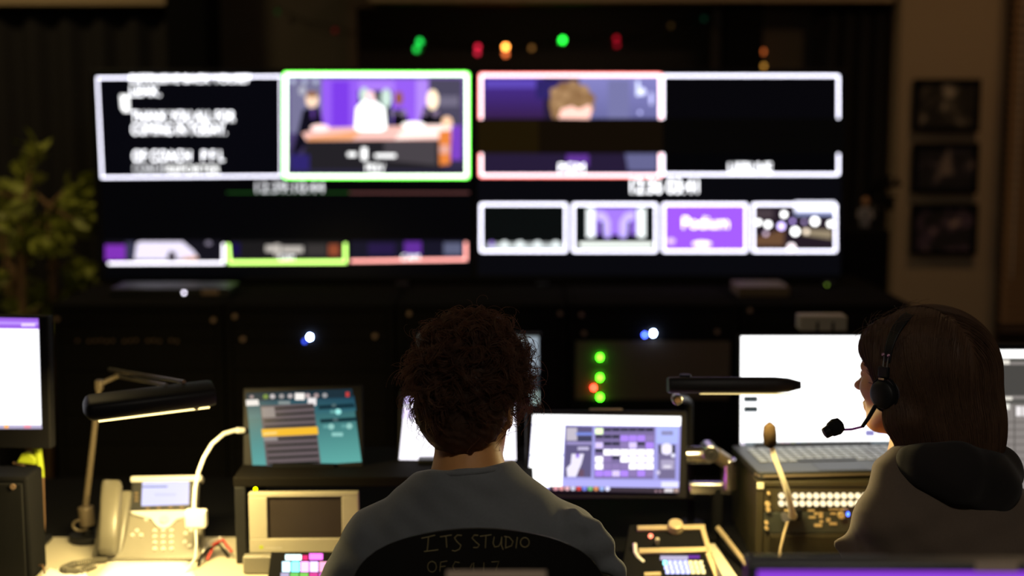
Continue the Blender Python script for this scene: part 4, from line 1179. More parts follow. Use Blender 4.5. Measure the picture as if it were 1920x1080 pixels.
# steel arm
t = thing('monitor_mount', 'polished metal articulated arm right of the switcher-page monitor', 'monitor arm', (W(1365, 900, 3.2).x, 3.2, DZ))
a_ = W(1278, 853, 3.16); b_ = W(1332, 853, 3.17)
m_ = MB(); m_.tube([a_, b_], .0205, 20); m_.build('upper_link', M['chrome'], t)
p = W(1333, 852, 3.13); m_ = MB(); m_.cyl(p, p + Vector((0, .06, 0)), .019, n=28); m_.build('elbow_joint', M['chrome'], t, 0.002); MB().cyl(p + Vector((0, -.002, 0)), p + Vector((0, .004, 0)), .006).build('joint_bolt', M['black'], t)
MB().tube([W(1340, 851, 3.18), W(1362, 866, 3.2)], .017, 16).build('knuckle', M['gold'], t)
m_ = MB(); p = W(1366, 860, 3.2); q = W(1366, 918, 3.2); m_.cyl(p, q, .019, n=28); m_.build('swivel_post', M['chrome'], t, 0.003)
m_ = MB(); m_.obox((W(1322, 915, 3.2) + W(1360, 915, 3.2)) / 2 + Vector((-.012, 0, 0)), (.05, 0, 0), (0, .012, 0), (0, 0, .014)); m_.build('lower_link', M['chrome'], t, 0.004)
c2_ = W(1345, 915, 3.2); MB().cyl((c2_.x - .0, 3.2, DZ + .0), (c2_.x, 3.2, c2_.z), .014, n=20).build('desk_post', M['matte'], t)
MB().cyl((c2_.x, 3.2, DZ), (c2_.x, 3.2, DZ + .012), .035, n=24).build('desk_clamp', M['matte'], t)
mtc = MB(); q_ = pl.P(.05, -.0, -.03); mtc.tube([a_, pl.P(bb[2] - .02, 0.0, -.035)], .014, 12); mtc.obox(pl.P(bb[2] - .05, 0, -.03), pl.U * .03, pl.V * .03, pl.N * .0075); mtc.build('mount_plate', M['matte'], t)

# ---------------- rack box with intercom keys, laptop, gooseneck mic
BXY = 3.03
bl_, br_ = W(1419, 905, BXY).x, W(1845, 905, BXY).x
BT = W(1500, 903, BXY).z
t = thing('tabletop_rack', 'black tabletop rack case under the laptop, amber-lit front', 'rack case', ((bl_ + br_) / 2, 3.2, DZ))
m_ = MB(); m_.box(bl_, bl_ + .016, BXY, 3.36, DZ, BT).box(br_ - .016, br_, BXY, 3.36, DZ, BT).box(bl_ + .016, br_ - .016, BXY, 3.36, BT - .012, BT).box(bl_ + .016, br_ - .016, BXY + .01, 3.36, DZ, DZ + .012).box(bl_ + .016, br_ - .016, 3.35, 3.36, DZ + .012, BT - .012)
olive = mat('olive_black_metal', (.05, .042, .022), .5, spec=.4)
m_.build('case', olive, t, 0.002)
z1_ = BT - .014
zs = [(z1_ - .055, z1_), (z1_ - .103, z1_ - .057), (DZ + .014, z1_ - .105)]
for k, (za, zb) in enumerate(zs):
    MB().box(bl_ + .018, br_ - .018, BXY + .004, BXY + .012, za, zb).build('rack_panel', olive if k != 1 else mat('slate_panel', (.05, .055, .045), .45), t, 0.001)
# perforated lower panel detail
m_ = MB()
for zz in np.arange(zs[2][0] + .006, zs[2][1] - .004, .006):
    m_.box(bl_ + .03, br_ - .03, BXY + .001, BXY + .004, zz, zz + .0022)
m_.build('vent_slats', olive, t)
kg = emit('warm_white_key_glow', (1.0, .82, .5), 1.6)
for r_ in range(2):
    for c_ in range(16):
        x_ = bl_ + .055 + c_ * .0152; z_ = W(1500, 930 + r_ * 14, BXY).z
        if x_ > br_ - .03: break
        MB().cyl((x_, BXY - .003, z_), (x_, BXY + .004, z_), .0062, n=14).build('lit_button', kg, t)
am = mat('amber_legend', (.65, .48, .25), .5)
m_ = MB()
for (x, y, w_, h_) in ((1476, 957, 12, 3), (1498, 957, 10, 3), (1521, 957, 14, 4), (1523, 970, 14, 4), (1530, 963, 8, 5), (1539, 966, 8, 12), (1534, 985, 16, 6), (1540, 978, 7, 5), (1553, 975, 8, 8), (1562, 982, 16, 5), (1572, 955, 40, 3), (1562, 963, 12, 4)):
    p = W(x, y, BXY + .003); m_.obox(p, (w_ * .00052, 0, 0), (0, .001, 0), (0, 0, h_ * .00052))
m_.build('panel_legends', am, t)
for (x, y, r) in ((1439, 945, .0055), (1440, 955, .005), (1437, 980, .004), (1437, 990, .004), (1577, 966, .0075), (1441, 925, .003)):
    p = W(x, y, BXY); MB().cyl(p + Vector((0, -.004, 0)), p + Vector((0, .006, 0)), r, n=16).build('knob', am, t)
m_ = MB().box(bl_, bl_ + .015, BXY - .004, BXY, BT - .016, BT - .002); m_.build('corner_cap', mat('yellow_white_cap', (.85, .82, .6), .5), t, 0.001)
p = W(1590, 964, BXY - .001); MB().ell(p, (.003, .002, .005), nu=10, nv=6).build('indicator_light', emit('blue_indicator', (.05, .12, 1), 8), t)

# laptop
LX = W(1550, 870, 3.15).x
t = thing('laptop', 'large open laptop with a blank white screen on the rack case, beside the headset wearer', 'laptop', (LX, 3.17, BT))
Rz = Matrix.Rotation(math.radians(5), 3, 'Z')
LC = Vector((LX + .008, 3.175, BT))
def LP(u, v, w): return LC + Rz @ Vector((u, v, w))
LWd, LDp = .195, .125
m_ = MB(); pts = [Rz @ Vector((a_, b_, 0)) for a_, b_ in rrect(-LWd, -LDp, LWd, LDp, .012)]
m_.prism([LC + p + Vector((0, 0, .003)) for p in pts], (0, 0, .016)); m_.build('base', mat('dark_laptop_shell', (.03, .032, .032), .5, spec=.25), t, 0.002)
rim = MB(); rim.tube([LP(-LWd + .0, LDp * -.98 + .02, .010), LP(-LWd + .004, -LDp + .006, .010), LP(-LWd + .02, -LDp - .001, .010), LP(LWd - .02, -LDp - .001, .010), LP(LWd, -LDp + .02, .010)], .0035, 8); rim.build('front_edge', M['gold'], t)
m_ = MB()
for r_ in range(6):
    nk = 15
    for c_ in range(nk):
        if r_ == 0 and 4 <= c_ <= 9: continue
        u_ = -.170 + .34 * (c_ + .5) / nk; v_ = -.030 + r_ * .0215
        m_.obox(LP(u_, v_, .0198), Rz @ Vector((.0088, 0, 0)), Rz @ Vector((0, .0068, 0)), (0, 0, .001))
m_.build('keyboard', mat('laptop_keys', (.22, .24, .23), .3), t, 0.0005)
m_ = MB(); m_.obox(LP(-.012, -.031, .0198), Rz @ Vector((.066, 0, 0)), Rz @ Vector((0, .0085, 0)), (0, 0, .001)); m_.build('space_bar', M['black'], t, 0.0005)
m_ = MB(); m_.obox(LP(0, -.085, .0192), Rz @ Vector((.055, 0, 0)), Rz @ Vector((0, .032, 0)), (0, 0, .0004)); m_.build('touchpad', M['black'], t)
pl = Pl(LP(0, LDp + .0, .150) + Vector((-.0, .03, 0)), 12, 1.0, 0)
u0, v0, u1, v1 = pl.rect(1388, 630, 1712, 838)
m_ = MB(); pl.slab(m_, u0 - .006, v0 - .006, u1 + .006, v1 + .006, -.008, 0); m_.build('lid', M['bezel'], t, 0.003)
m_ = MB(); m_.cyl(LP(-.14, LDp - .006, .016), LP(.14, LDp - .006, .016), .008, n=12); m_.obox(pl.P(0, v0 - .012, -.004), pl.U * .12, pl.V * .01, pl.N * .003); m_.build('hinge', M['black'], t)
S = Screen(pl)
S.q([(1389, 630), (1712, 630), (1712, 830), (1388, 834)], (2.2, 2.2, 2.2)); S.q([(1389, 829), (1712, 826), (1712, 833), (1388, 836)], (.20, .25, .28))
for y in (743, 762): S.r(1394, y, 1421, y + 11, (.01, .02, .02)); [S.disc(1399 + k * 8, y + 10, 3, 2, (.4, .45, .5)) for k in range(3)]
for k, c in enumerate([(.9, .4, .5), (.8, .3, .6), (.7, .8, .2), (.2, .3, .9), (.3, .7, .3), (.9, .3, .1), (.2, .5, .9), (1.5, 1.5, 1.5), (.3, .7, .8), (.4, .4, .9)]): S.disc(1467 + k * 10.2, 831.5, 4, 3, c)
S.disc(1393, 832, 4, 3, (.9, .8, 1.0)); S.r(1622, 806, 1640, 818, (.3, .28, .6)); S.r(1642, 806, 1660, 816, (.8, .8, 1.2))
S.build(t)

# gooseneck microphone
t = thing('gooseneck_microphone', 'gooseneck microphone with a brown foam tip in front of the laptop', 'microphone', W(1488, 985, 3.0))
pth = [W(1488, 968, 3.025), W(1486, 968, 2.99), W(1483, 950, 2.965), W(1474, 915, 2.95), W(1463, 885, 2.945), W(1453, 860, 2.94), W(1447, 838, 2.935), W(1446, 826, 2.933)]
MB().tube(pth, [.009, .0085, .0068, .0062, .0058, .0058, .0058, .007], 14).build('gooseneck', mat('satin_gooseneck', (.92, .88, .66), .35), t)
MB().tube([W(1444, 838, 2.936), W(1444, 832, 2.935), W(1443, 815, 2.93), W(1443, 800, 2.928), W(1443, 792.5, 2.927)], [.008, .0135, .0145, .0125, .004], 20).build('foam_windscreen', M['foamt'], t, smooth=80)
MB().tube([W(1474, 971, 3.022), W(1474, 971, 2.995)], .010, 16).build('plug', M['steel'], t)
MB().tube([W(1470, 966, 3.022), W(1470, 966, 3.0)], .007, 16).build('plug', M['steel'], t)
MB().tube([W(1477, 978, 2.995), W(1470, 1000, 2.97), W(1463, 1030, 2.955), W(1461, 1056, 2.95), (onz(1461, 1075, DZ + .003))], .003, 8).build('cable', M['tan'], t)
MB().obox((W(1498, 965, 3.015)), (.006, 0, 0), (0, .008, 0), (0, 0, .012)).build('latch', M['matte'], t, 0.002)

# right-edge monitor
pl = Pl(W(1930, 800, 3.2), 4, -4)
t = thing('computer_monitor', 'monitor with grey rows cut off by the right edge, behind the long hair', 'monitor', (pl.P0.x, 3.22, DZ))
panel(t, pl, (1845, 660, 2120, 925), (0.01, 0.03, 0.01, 0.018), 0.03)
S = Screen(pl)
S.q([(1845, 656), (2120, 656), (2120, 925), (1845, 925)], (.26, .235, .22)); S.r(1845, 656, 2120, 671, WH)
S.r(1845, 672, 1873, 750, (.20, .18, .17)); S.r(1872, 684, 2120, 742, (.07, .066, .06)); S.r(1845, 673, 2120, 678, (.06, .06, .05)); S.r(1874, 748, 2120, 758, (.10, .095, .085)); S.r(1845, 676, 1872, 682, (.3, .27, .25))
for y in (684, 704, 727, 747): S.disc(1867, y, 5, 3.5, (.9, .85, .75))
S.r(1875, 675, 1893, 683, (.9, .85, .75)); S.r(1875, 744, 1898, 750, (.9, .85, .75)); S.r(1877, 757, 1893, 768, (.9, .88, .8)); S.r(1905, 762, 1915, 780, (.95, .9, .9)); S.r(1917, 762, 1930, 780, (.9, .85, .85)); S.r(1860, 749, 1868, 751, (.8, .25, .1))
for y in range(790, 925, 14): S.r(1873, y, 2120, y + 3, (.17, .15, .14))
for x in (1873, 1901): S.r(x, 760, x + 2.5, 925, (.11, .10, .09))
S.build(t)
MB().box(pl.P0.x - .03, pl.P0.x + .03, 3.245, 3.27, DZ, 1.0).build('stand', M['black'], t, 0.003)
MB().box(pl.P0.x - .12, pl.P0.x + .12, 3.18, 3.34, DZ, DZ + .012).build('stand_base', M['black'], t, 0.003)

# beige outlet box standing behind the laptop
hz = W(1545, 621, 3.62).z
t = thing('power_outlet_box', 'beige box with two dark slots showing above the laptop screen', 'outlet box', (W(1545, 600, 3.62).x, 3.66, DZ - .002))
a_, b_ = W(1501, 593, 3.62), W(1588, 621, 3.62)
MB().box(a_.x, b_.x, 3.62, 3.68, b_.z, a_.z).build('box', mat('beige_plastic', (.42, .36, .26), .6), t, 0.003)
m_ = MB()
for x in (1533, 1562): p = W(x, 612, 3.619); m_.obox(p, (.003, 0, 0), (0, .001, 0), (0, 0, .011))
m_.build('slots', M['matte'], t)
MB().box((a_.x + b_.x) / 2 - .012, (a_.x + b_.x) / 2 + .012, 3.635, 3.665, DZ - .002, b_.z).build('post', M['matte'], t)
MB().box(a_.x - .01, b_.x + .01, 3.60, 3.70, DZ - .002, DZ + .008).build('foot', M['matte'], t, .002)

# ---------------- desk lamps
def desk_lamp(name, label, A, B, r, pole, arms, base, power, col, mt, lit0=.1, lit1=.95, lean=0.5):
    t = thing('desk_lamp', label, 'desk lamp', base)
    A, B = Vector(A), Vector(B); d = (B - A).normalized()
    side = d.cross(Vector((0, 0, 1))).normalized(); side = -side if side.y > 0 else side   # towards the camera
    upv = Vector((0, 0, 1)); up = (upv - d * upv.dot(d)).normalized()
    # tilt the head so that its top leans to the camera
    W_ = (side * math.cos(lean) - up * math.sin(lean)); H_ = (up * math.cos(lean) + side * math.sin(lean))
    pts = []; L = (B - A).length
    n_ = 20; secs = [(0, .2), (.012, .6), (.03, .85), (.06, 1.0), (.5, 1.0), (.97, 1.0), (1.0, .92)] if mt == 'L' else [(0, .92), (.02, 1), (.5, 1), (.80, 1), (.90, .86), (.96, .6), (1.0, .25)]
    vs_ = []
    for (u, s_) in secs:
        c_ = A + d * L * u
        for k in range(n_):
            an = 2 * math.pi * k / n_; cs, sn = math.cos(an), math.sin(an)
            vs_.append(c_ + W_ * r * s_ * math.copysign(abs(cs) ** .55, cs) + H_ * r * .60 * max(s_, .45) * math.copysign(abs(sn) ** .55, sn))
    R_ = len(secs)
    fs_ = [(i * n_ + k, (i + 1) * n_ + k, (i + 1) * n_ + (k + 1) % n_, i * n_ + (k + 1) % n_) for i in range(R_ - 1) for k in range(n_)] + [tuple(range(n_)), tuple((R_ - 1) * n_ + k for k in range(n_ - 1, -1, -1))]
    MB().add(vs_, fs_).build('lamp_head', M['black'], t, smooth=50)
    a_, b_ = A + d * L * lit0, A + d * L * lit1
    off = -H_ * (r * .60 + .0012)
    MB().obox((a_ + b_) / 2 + off, (b_ - a_) / 2, W_ * r * .7, H_ * .0015).build('light_strip', emit('lamp_strip_glow', col, 3.0 if mt == 'L' else 1.0), t)
    ld = bpy.data.lights.new('lamp_light', 'AREA'); ld.shape = 'RECTANGLE'; ld.size = (b_ - a_).length; ld.size_y = r * 1.3; ld.energy = power; ld.color = col
    lo = bpy.data.objects.new('lamp_light', ld); COL.objects.link(lo)
    X_ = d; Z_ = H_; Y_ = Z_.cross(X_)
    lo.matrix_world = Matrix(((X_.x, Y_.x, Z_.x, 0), (X_.y, Y_.y, Z_.y, 0), (X_.z, Y_.z, Z_.z, 0), (0, 0, 0, 1)))
    lo.location = (a_ + b_) / 2 + off - H_ * .004
    return t


YEL = (1.0, .76, .30)
Lb = Vector((W(165, 1012, 3.19).x, 3.19, DZ))
t = desk_lamp('desk_lamp', 'black bar desk lamp leaning over the phone, tan post', W(156, 766, 2.78), W(400, 736, 2.88), .034, None, None, Lb, 8.5, YEL, 'L', lean=.22)
top = W(186, 722, 3.19)
MB().tube([Lb + Vector((0, 0, .05)), W(160, 952, 3.19), W(172, 850, 3.19), top], [.0075, .0075, .007, .006], 14).build('lower_arm', M['gold'], t)
MB().cyl(Lb, Lb + Vector((0, 0, .016)), .042, n=28).cyl(Lb, Lb + Vector((0, 0, .07)), .014, n=20).build('base', M['black'], t, 0.002)
MB().cyl(W(160, 950, 3.18), W(165, 985, 3.18), .018, n=20).build('pivot', M['gold'], t, .003)
MB().tube([W(176, 985 + 10 * math.sin(a_), 3.17) + Vector((0.018 * math.cos(a_) - .03, 0, 0.0)) for a_ in np.linspace(.6, 5.8, 14)], .003, 6).build('cable_loop', M['gold'], t)
MB().obox(top + Vector((.0, 0, .0)), (.008, 0, 0), (0, .01, 0), (0, 0, .012)).build('top_joint', M['gold'], t, .003)
e1, e2 = W(345, 716, 2.87), W(312, 722, 2.86)
MB().tube([W(205, 693, 3.22), e1], .0042, 8).build('upper_arm', M['steel'], t); MB().tube([W(222, 706, 3.22), e2], .0042, 8).build('upper_arm', M['steel'], t)
MB().tube([top, W(200, 714, 3.2), W(222, 704, 3.22)], .0055, 10).build('elbow', M['gold'], t)
p = W(369, 762, 2.85); MB().cyl(p + Vector((0, -.006, 0)), p + Vector((0, .01, 0)), .006, n=14).build('switch_knob', tanscrew, t)

Rb = Vector((W(1296, 1000, 3.29).x, 3.30, DZ - .002))
t = desk_lamp('desk_lamp', 'black bar desk lamp crossing the laptop screen', W(1252, 722, 2.88), W(1501, 722, 2.88), .028, None, None, Rb, 6.0, YEL, 'R', .25, .93, lean=-.2)
p = W(1269, 748, 2.90); MB().cyl(p + Vector((0, -.012, 0)), p + Vector((0, .012, 0)), .011, n=24).build('pivot_knob', M['steel'], t, .002)
MB().cyl(p + Vector((0, -.014, 0)), p + Vector((0, -.0125, 0)), .006, n=20).build('knob_cap', M['brown'], t)
MB().tube([p + Vector((0, .012, 0)), W(1285, 748, 3.10), W(1293, 756, 3.28), W(1293, 860, 3.29), Rb + Vector((0, 0, .01))], .009, 12).build('arm', M['black'], t)
MB().cyl(Rb, Rb + Vector((0, 0, .014)), .03, n=24).build('base', M['black'], t)
p = W(1285, 702, 2.88); MB().cyl(p, p + Vector((0, .0, -.02)), .012, n=16).build('swivel', M['black'], t)

# ---------------- foreground desk with the near monitor and a carton
t = thing('near_desk', 'dark desk close to the camera, below the frame, carrying the purple monitor', 'desk', (.3, 1.6, 0))
MB().box(-.5, 1.5, 1.35, 2.0, DZ - .03, DZ).build('desktop', M['matte'], t, .003)
for x in (-.45, 1.45):
    for y in (1.4, 1.95): MB().box(x - .02, x + .02, y - .02, y + .02, 0, DZ - .03).build('leg', M['matte'], t)
NY = 1.68
pl = Pl(W(1800, 1084, NY), -2, -1, .1)
t = thing('computer_monitor', 'blurred near monitor at the lower right corner with a purple screen', 'monitor', (pl.P0.x, NY + .05, DZ))
# screen area below the frame's edge
u0, v1 = pl.uv(1420, 1069); u1 = u0 + .53; v0 = v1 - .29
m_ = MB(); pl.slab(m_, u0 - .012, v0 - .018, u1 + .012, v1 + .008, -.035, 0); m_.build('bezel', mat('near_bezel', (.05, .055, .055), .35), t, .004)
n_ = .0008
MB().poly([pl.P(u0, v0, n_), pl.P(u1, v0, n_), pl.P(u1, v1, n_), pl.P(u0, v1, n_)], (.27, .05, .70)).build('screen', M['pixels'], t, smooth=0)
q = pl.P((u0 + u1) / 2, v0, -.04); MB().box(q.x - .03, q.x + .03, q.y + .0, q.y + .02, DZ, q.z + .1).build('stand', M['black'], t, .003)
MB().box(q.x - .12, q.x + .12, q.y - .08, q.y + .1, DZ, DZ + .012).build('stand_base', M['black'], t, .003)
u0, v0, u1, v1 = pl.rect(1828, 1053, 1908, 1072)
t = thing('sticky_note', 'tan paper note on the top rim of the near purple monitor', 'note', pl.P((u0 + u1) / 2, v0))
m_ = MB(); pl.slab(m_, u0, v0, u1, v1, .0006, .0012); m_.build('note', M['card'], t)
a_, b_ = W(838, 1070, 1.745), W(1024, 1070, 1.745)
t = thing('folder', 'blurred tan folder standing upright at the bottom edge before the lettered chair', 'folder', ((a_.x + b_.x) / 2, 1.78, DZ))
ct = a_.z
MB().box(a_.x, b_.x, 1.73, 1.732, DZ, ct).box(a_.x, b_.x, 1.744, 1.746, DZ, ct).box(a_.x, a_.x + .002, 1.732, 1.744, DZ, ct).build('cover', M['card'], t)
MB().box(a_.x + .003, b_.x - .003, 1.733, 1.743, DZ + .003, ct - .004).build('pages', M['paper'], t)
# ================================================================ CHAIRS
CYB = 2.27
def chair_y(x, xc, hw):
    u = (x - xc) / hw
    return CYB + 0.045 * u * u * -1 + .0


def office_chair(px0, px1, ptop, label, Y, seat_z=0.44):
    xa, xb = W(px0, 1080, Y).x, W(px1, 1080, Y).x; xc = (xa + xb) / 2; hw = (xb - xa) / 2
    zt = W(900, ptop, Y).z
    t = thing('office_chair', label, 'chair', (xc, Y + .22, 0))
    return t, xc, hw, zt


t, xc, hw, zt = office_chair(660, 1136, 988, 'black shell office chair with yellow handwriting on its back', CYB)
prof = [(0, 988), (.14, 989), (.30, 992), (.45, 997), (.58, 1003), (.70, 1012), (.80, 1023), (.88, 1037), (.94, 1054), (.98, 1075), (1.0, 1100)]
def ctop(u):
    u = abs(u)
    for (a, ya), (b, yb) in zip(prof, prof[1:]):
        if u <= b: return W(900, ya + (yb - ya) * (u - a) / (b - a), CYB).z
    return W(900, 1100, CYB).z
def cbot(u): return .60 + .035 * u ** 4 * 2
n_ = 48; us = [math.sin((-1 + 2 * i / n_) * math.pi / 2) for i in range(n_ + 1)]
vs_ = []; fs_ = []
NV = 10
def cy(u, w): return CYB - .03 * u * u + .02 * (1 - w) * (1 - w) * 2
for side, dy in ((0, -.008), (1, .010)):
    for i, u in enumerate(us):
        for j in range(NV + 1):
            w_ = j / NV; ins = 1 if side == 0 else .985
            z_ = cbot(u) + (ctop(u) - cbot(u)) * w_
            vs_.append((xc + u * hw * ins, cy(u, w_) + dy, z_ if side == 0 else (z_ - .004 * w_)))
K = NV + 1; off = (n_ + 1) * K
for i in range(n_):
    for j in range(NV):
        a = i * K + j; fs_.append((a, a + K, a + K + 1, a + 1)); a += off; fs_.append((a, a + 1, a + K + 1, a + K))
    a = i * K + NV; fs_.append((a, a + K, a + K + off, a + off)); a = i * K; fs_.append((a, a + off, a + K + off, a + K))
for i in (0, n_):
    for j in range(NV):
        a = i * K + j; fs_.append((a, a + 1, a + 1 + off, a + off) if i == 0 else (a, a + off, a + off + 1, a + 1))
bk = MB().add(vs_, fs_).build('backrest', M['chair'], t, bevel=.003, smooth=50)
# handwriting, strokes traced in the photo's own letter shapes, lying on the shell
def hw_pt(X, Y_):
    px, py = 560 + X / 3, 840 + Y_ / 3
    p = W(px, py, CYB)
    for _ in range(3):
        u = (p.x - xc) / hw; w_ = (p.z - cbot(u)) / (ctop(u) - cbot(u)); p = W(px, py, cy(u, w_) - .0085)
    return p
strokes = [[(690, 508), (730, 500), (768, 490)], [(730, 500), (727, 540), (722, 580)], [(705, 583), (745, 578), (785, 572)],
           [(795, 500), (862, 489)], [(828, 495), (833, 560)], [(918, 492), (893, 490), (876, 506), (890, 527), (913, 548), (903, 570), (880, 580), (862, 576)],
           [(1010, 492), (988, 490), (975, 506), (995, 528), (1016, 545), (1006, 560), (982, 560)], [(1020, 497), (1085, 488)], [(1053, 493), (1050, 562)],
           [(1100, 500), (1093, 535), (1103, 557), (1125, 553), (1138, 530), (1142, 500)], [(1142, 500), (1140, 545), (1150, 572)],
           [(1166, 500), (1164, 562)], [(1156, 497), (1185, 502), (1205, 525), (1197, 550), (1162, 563)], [(1230, 502), (1222, 563)],
           [(1272 + 25 * math.cos(a), 531 + 27 * math.sin(a)) for a in np.linspace(0, 6.28, 14)],
           [(750 + 25 * math.cos(a), 668 + 30 * math.sin(a)) for a in np.linspace(0, 6.28, 14)], [(798, 645), (794, 695)], [(798, 642), (836, 636)], [(797, 668), (826, 664)],
           [(905, 645), (880, 640), (866, 665), (880, 692), (904, 688)], [(976, 650), (965, 672)], [(984, 645), (984, 695)], [(1042, 645), (1040, 695)], [(1085, 641), (1126, 638), (1108, 690)]]
mb = MB()
for k, s_ in enumerate(strokes):
    mb.tube([hw_pt(x, y) for x, y in s_], .00085 if k < 15 else .0006, 5)
mb.build('handwriting', M['chalk'], bk, smooth=60)
def chair_base(t, x, y, seat_z, seat_hw=.23):
    mb = MB(); rows_ = []
    m_ = MB(); pts = rrect(x - seat_hw, y - .22, x + seat_hw, y + .22, .06)
    m_.prism([(a, b, seat_z - .06) for a, b in pts], (0, 0, .06)); m_.build('seat', M['seat'], t, .015)
    MB().cyl((x, y, .10), (x, y, seat_z - .06), .028, .022).build('gas_column', M['black'], t)
    for k in range(5):
        an = math.radians(90 + 72 * k); e = Vector((x + .27 * math.cos(an), y + .27 * math.sin(an), .065))
        l = MB().tube([(x, y, .11), e], [.026, .014], 10).build('leg', M['black'], t)
        MB().cyl(e + Vector((-.012, 0, -.035)), e + Vector((.012, 0, -.035)), .03, n=18).build('caster', M['black'], l)
chair_base(t, xc, CYB + .28, .44)
MB().tube([(xc, CYB + .12, .41), (xc, CYB + .02, .43), (xc, CYB + .015, .62), (xc, CYB + .022, .70)], [.02, .022, .018, .012], 12).build('back_bracket', M['black'], t)

# ================================================================ PEOPLE
skin = bpy.data.materials.new('skin'); skin.use_nodes = True
b_ = skin.node_tree.nodes['Principled BSDF']
nz = skin.node_tree.nodes.new('ShaderNodeTexNoise'); nz.inputs['Scale'].default_value = 40
mxn = skin.node_tree.nodes.new('ShaderNodeMix'); mxn.data_type = 'RGBA'; mxn.inputs[6].default_value = (.60, .29, .10, 1); mxn.inputs[7].default_value = (.70, .35, .135, 1)
skin.node_tree.links.new(nz.outputs['Fac'], mxn.inputs[0]); skin.node_tree.links.new(mxn.outputs[2], b_.inputs['Base Color'])
b_.inputs['Roughness'].default_value = .5; b_.inputs['Subsurface Weight'].default_value = .15; b_.inputs['Subsurface Radius'].default_value = (.01, .004, .002); b_.inputs['Subsurface Scale'].default_value = .5


def cloth(name, col, sheen=.3):
    return mat(name, col, .9, spec=.15, vary=.10, scale=220, bump=.25, sheen=sheen)


def hair_mat(name, col, rough=.45, trans=.35):
    m = mat(name, col, rough, spec=.3, vary=.45, scale=25)
    nt = m.node_tree; b = nt.nodes['Principled BSDF']; o = [n for n in nt.nodes if n.type == 'OUTPUT_MATERIAL'][0]
    t_ = nt.nodes.new('ShaderNodeBsdfTranslucent'); x_ = nt.nodes.new('ShaderNodeMixShader')
    t_.inputs[0].default_value = (*[min(1, c * 9) for c in col], 1); x_.inputs[0].default_value = trans
    nt.links.new(b.outputs[0], x_.inputs[1]); nt.links.new(t_.outputs[0], x_.inputs[2]); nt.links.new(x_.outputs[0], o.inputs['Surface'])
    return m


def frame(C, yaw, pitch=0, roll=0):
    """local axes (forward, left, up); yaw 0 faces +Y, positive turns left"""
    R = Matrix.Rotation(yaw, 3, 'Z') @ Matrix.Rotation(-pitch, 3, 'X') @ Matrix.Rotation(roll, 3, 'Y')
    f, l, u = R @ Vector((0, 1, 0)), R @ Vector((-1, 0, 0)), R @ Vector((0, 0, 1))
    A = np.array([list(f), list(l), list(u)])        # rows
    C = np.array(C, float)
    def L(a, b, c): return C + a * A[0] + b * A[1] + c * A[2]
    return L, A.T                                    # columns are the axes


def add_head(B, L, R, s=1.0, slim=1.0):
    B.ell(L(-.012, 0, .031), (.097, .075 * slim, .083), R, .01)
    B.ell(L(.010, 0, .025), (.082, .068 * slim, .072), R, .02)
    B.ell(L(.030, 0, -.035), (.062, .058 * slim, .075), R, .03)
    B.ell(L(.038, 0, -.083), (.048, .044 * slim, .032), R, .025)
    B.ell(L(.078, 0, -.104), (.016, .020, .015), R, .02)
    for k in (-1, 1):
        B.cone(L(-.005, k * .055 * slim, -.05), L(.05, k * .034 * slim, -.098), .016, .013, .02)     # jaw
        B.ell(L(.062, k * .037 * slim, -.03), (.022, .020, .020), R, .02)                              # cheek
        B.cone(L(.083, k * .012, .014), L(.074, k * .044, .012), .009, .008, .012)                     # brow
        B.ell(L(.096, k * .031, -.004), (.013, .016, .011), R, .010, '-')                              # socket
        B.ell(L(.0795, k * .031, -.005), (.0115, .0125, .0105), R, .004)                               # eyeball
        B.ell(L(.097, k * .009, -.047), (.009, .007, .006), R, .006)                                   # nostril wing
        B.ell(L(-.012, k * .077 * slim, -.012), (.019, .006, .031), R, .008)                           # ear
        B.ell(L(-.008, k * .083 * slim, -.012), (.009, .005, .017), R, .004, '-')
        B.ell(L(-.006, k * .075 * slim, -.036), (.009, .006, .010), R, .006)
    B.cone(L(.088, 0, .006), L(.113, 0, -.034), .0075, .0100, .010)                                     # nose bridge
    B.ell(L(.119, 0, -.038), (.012, .0095, .009), R, .008)
    B.cone(L(.091, -.016, -.066), L(.091, .016, -.066), .006, .006, .008)                               # lips
    B.cone(L(.089, -.013, -.076), L(.089, .013, -.076), .0065, .0065, .007)
    B.cone(L(.101, -.018, -.0712), L(.101, .018, -.0712), .0016, .0016, .003, '-')


def add_hand(B, wrist, d, palm_n, s=1.0, curl=.5, side=1):
    """hand: palm slab, five fingers with two bends each, thumb off the side of the palm"""
    d = Vector(d).normalized(); n = Vector(palm_n); n = (n - d * n.dot(d)).normalized(); w = d.cross(n).normalized() * side
    Wp = Vector(wrist)
    R = np.array([list(d), list(w), list(n)]).T
    B.ell(Wp + d * .048 * s, (.052 * s, .040 * s, .014 * s), R, .012)
    B.cone(Wp - d * .01, Wp + d * .03 * s, .026 * s, .026 * s, .015)
    for k, (off, ln) in enumerate(((.030, .066), (.011, .076), (-.010, .071), (-.029, .055))):
        p = Wp + d * .088 * s + w * off * s; dd = (d + w * off * 2.2).normalized(); r = .0088 * s
        for j, fr in enumerate((.45, .32, .23)):
            an = curl * (j + .3) * (1 + .12 * k)
            v = dd * math.cos(an) + n * math.sin(an)
            q = p + v * ln * fr * s
            B.cone(p, q, r, r * .92, .004); p = q; r *= .92
    p = Wp + d * .022 * s + w * .030 * s; dd = (d * .75 + w * .6 + n * .25).normalized(); r = .0115 * s
    for fr in (.040, .030, .024):
        q = p + dd * fr * s; B.cone(p, q, r, r * .9, .006); p = q; r *= .9; dd = (dd + d * .25 + n * .18).normalized()


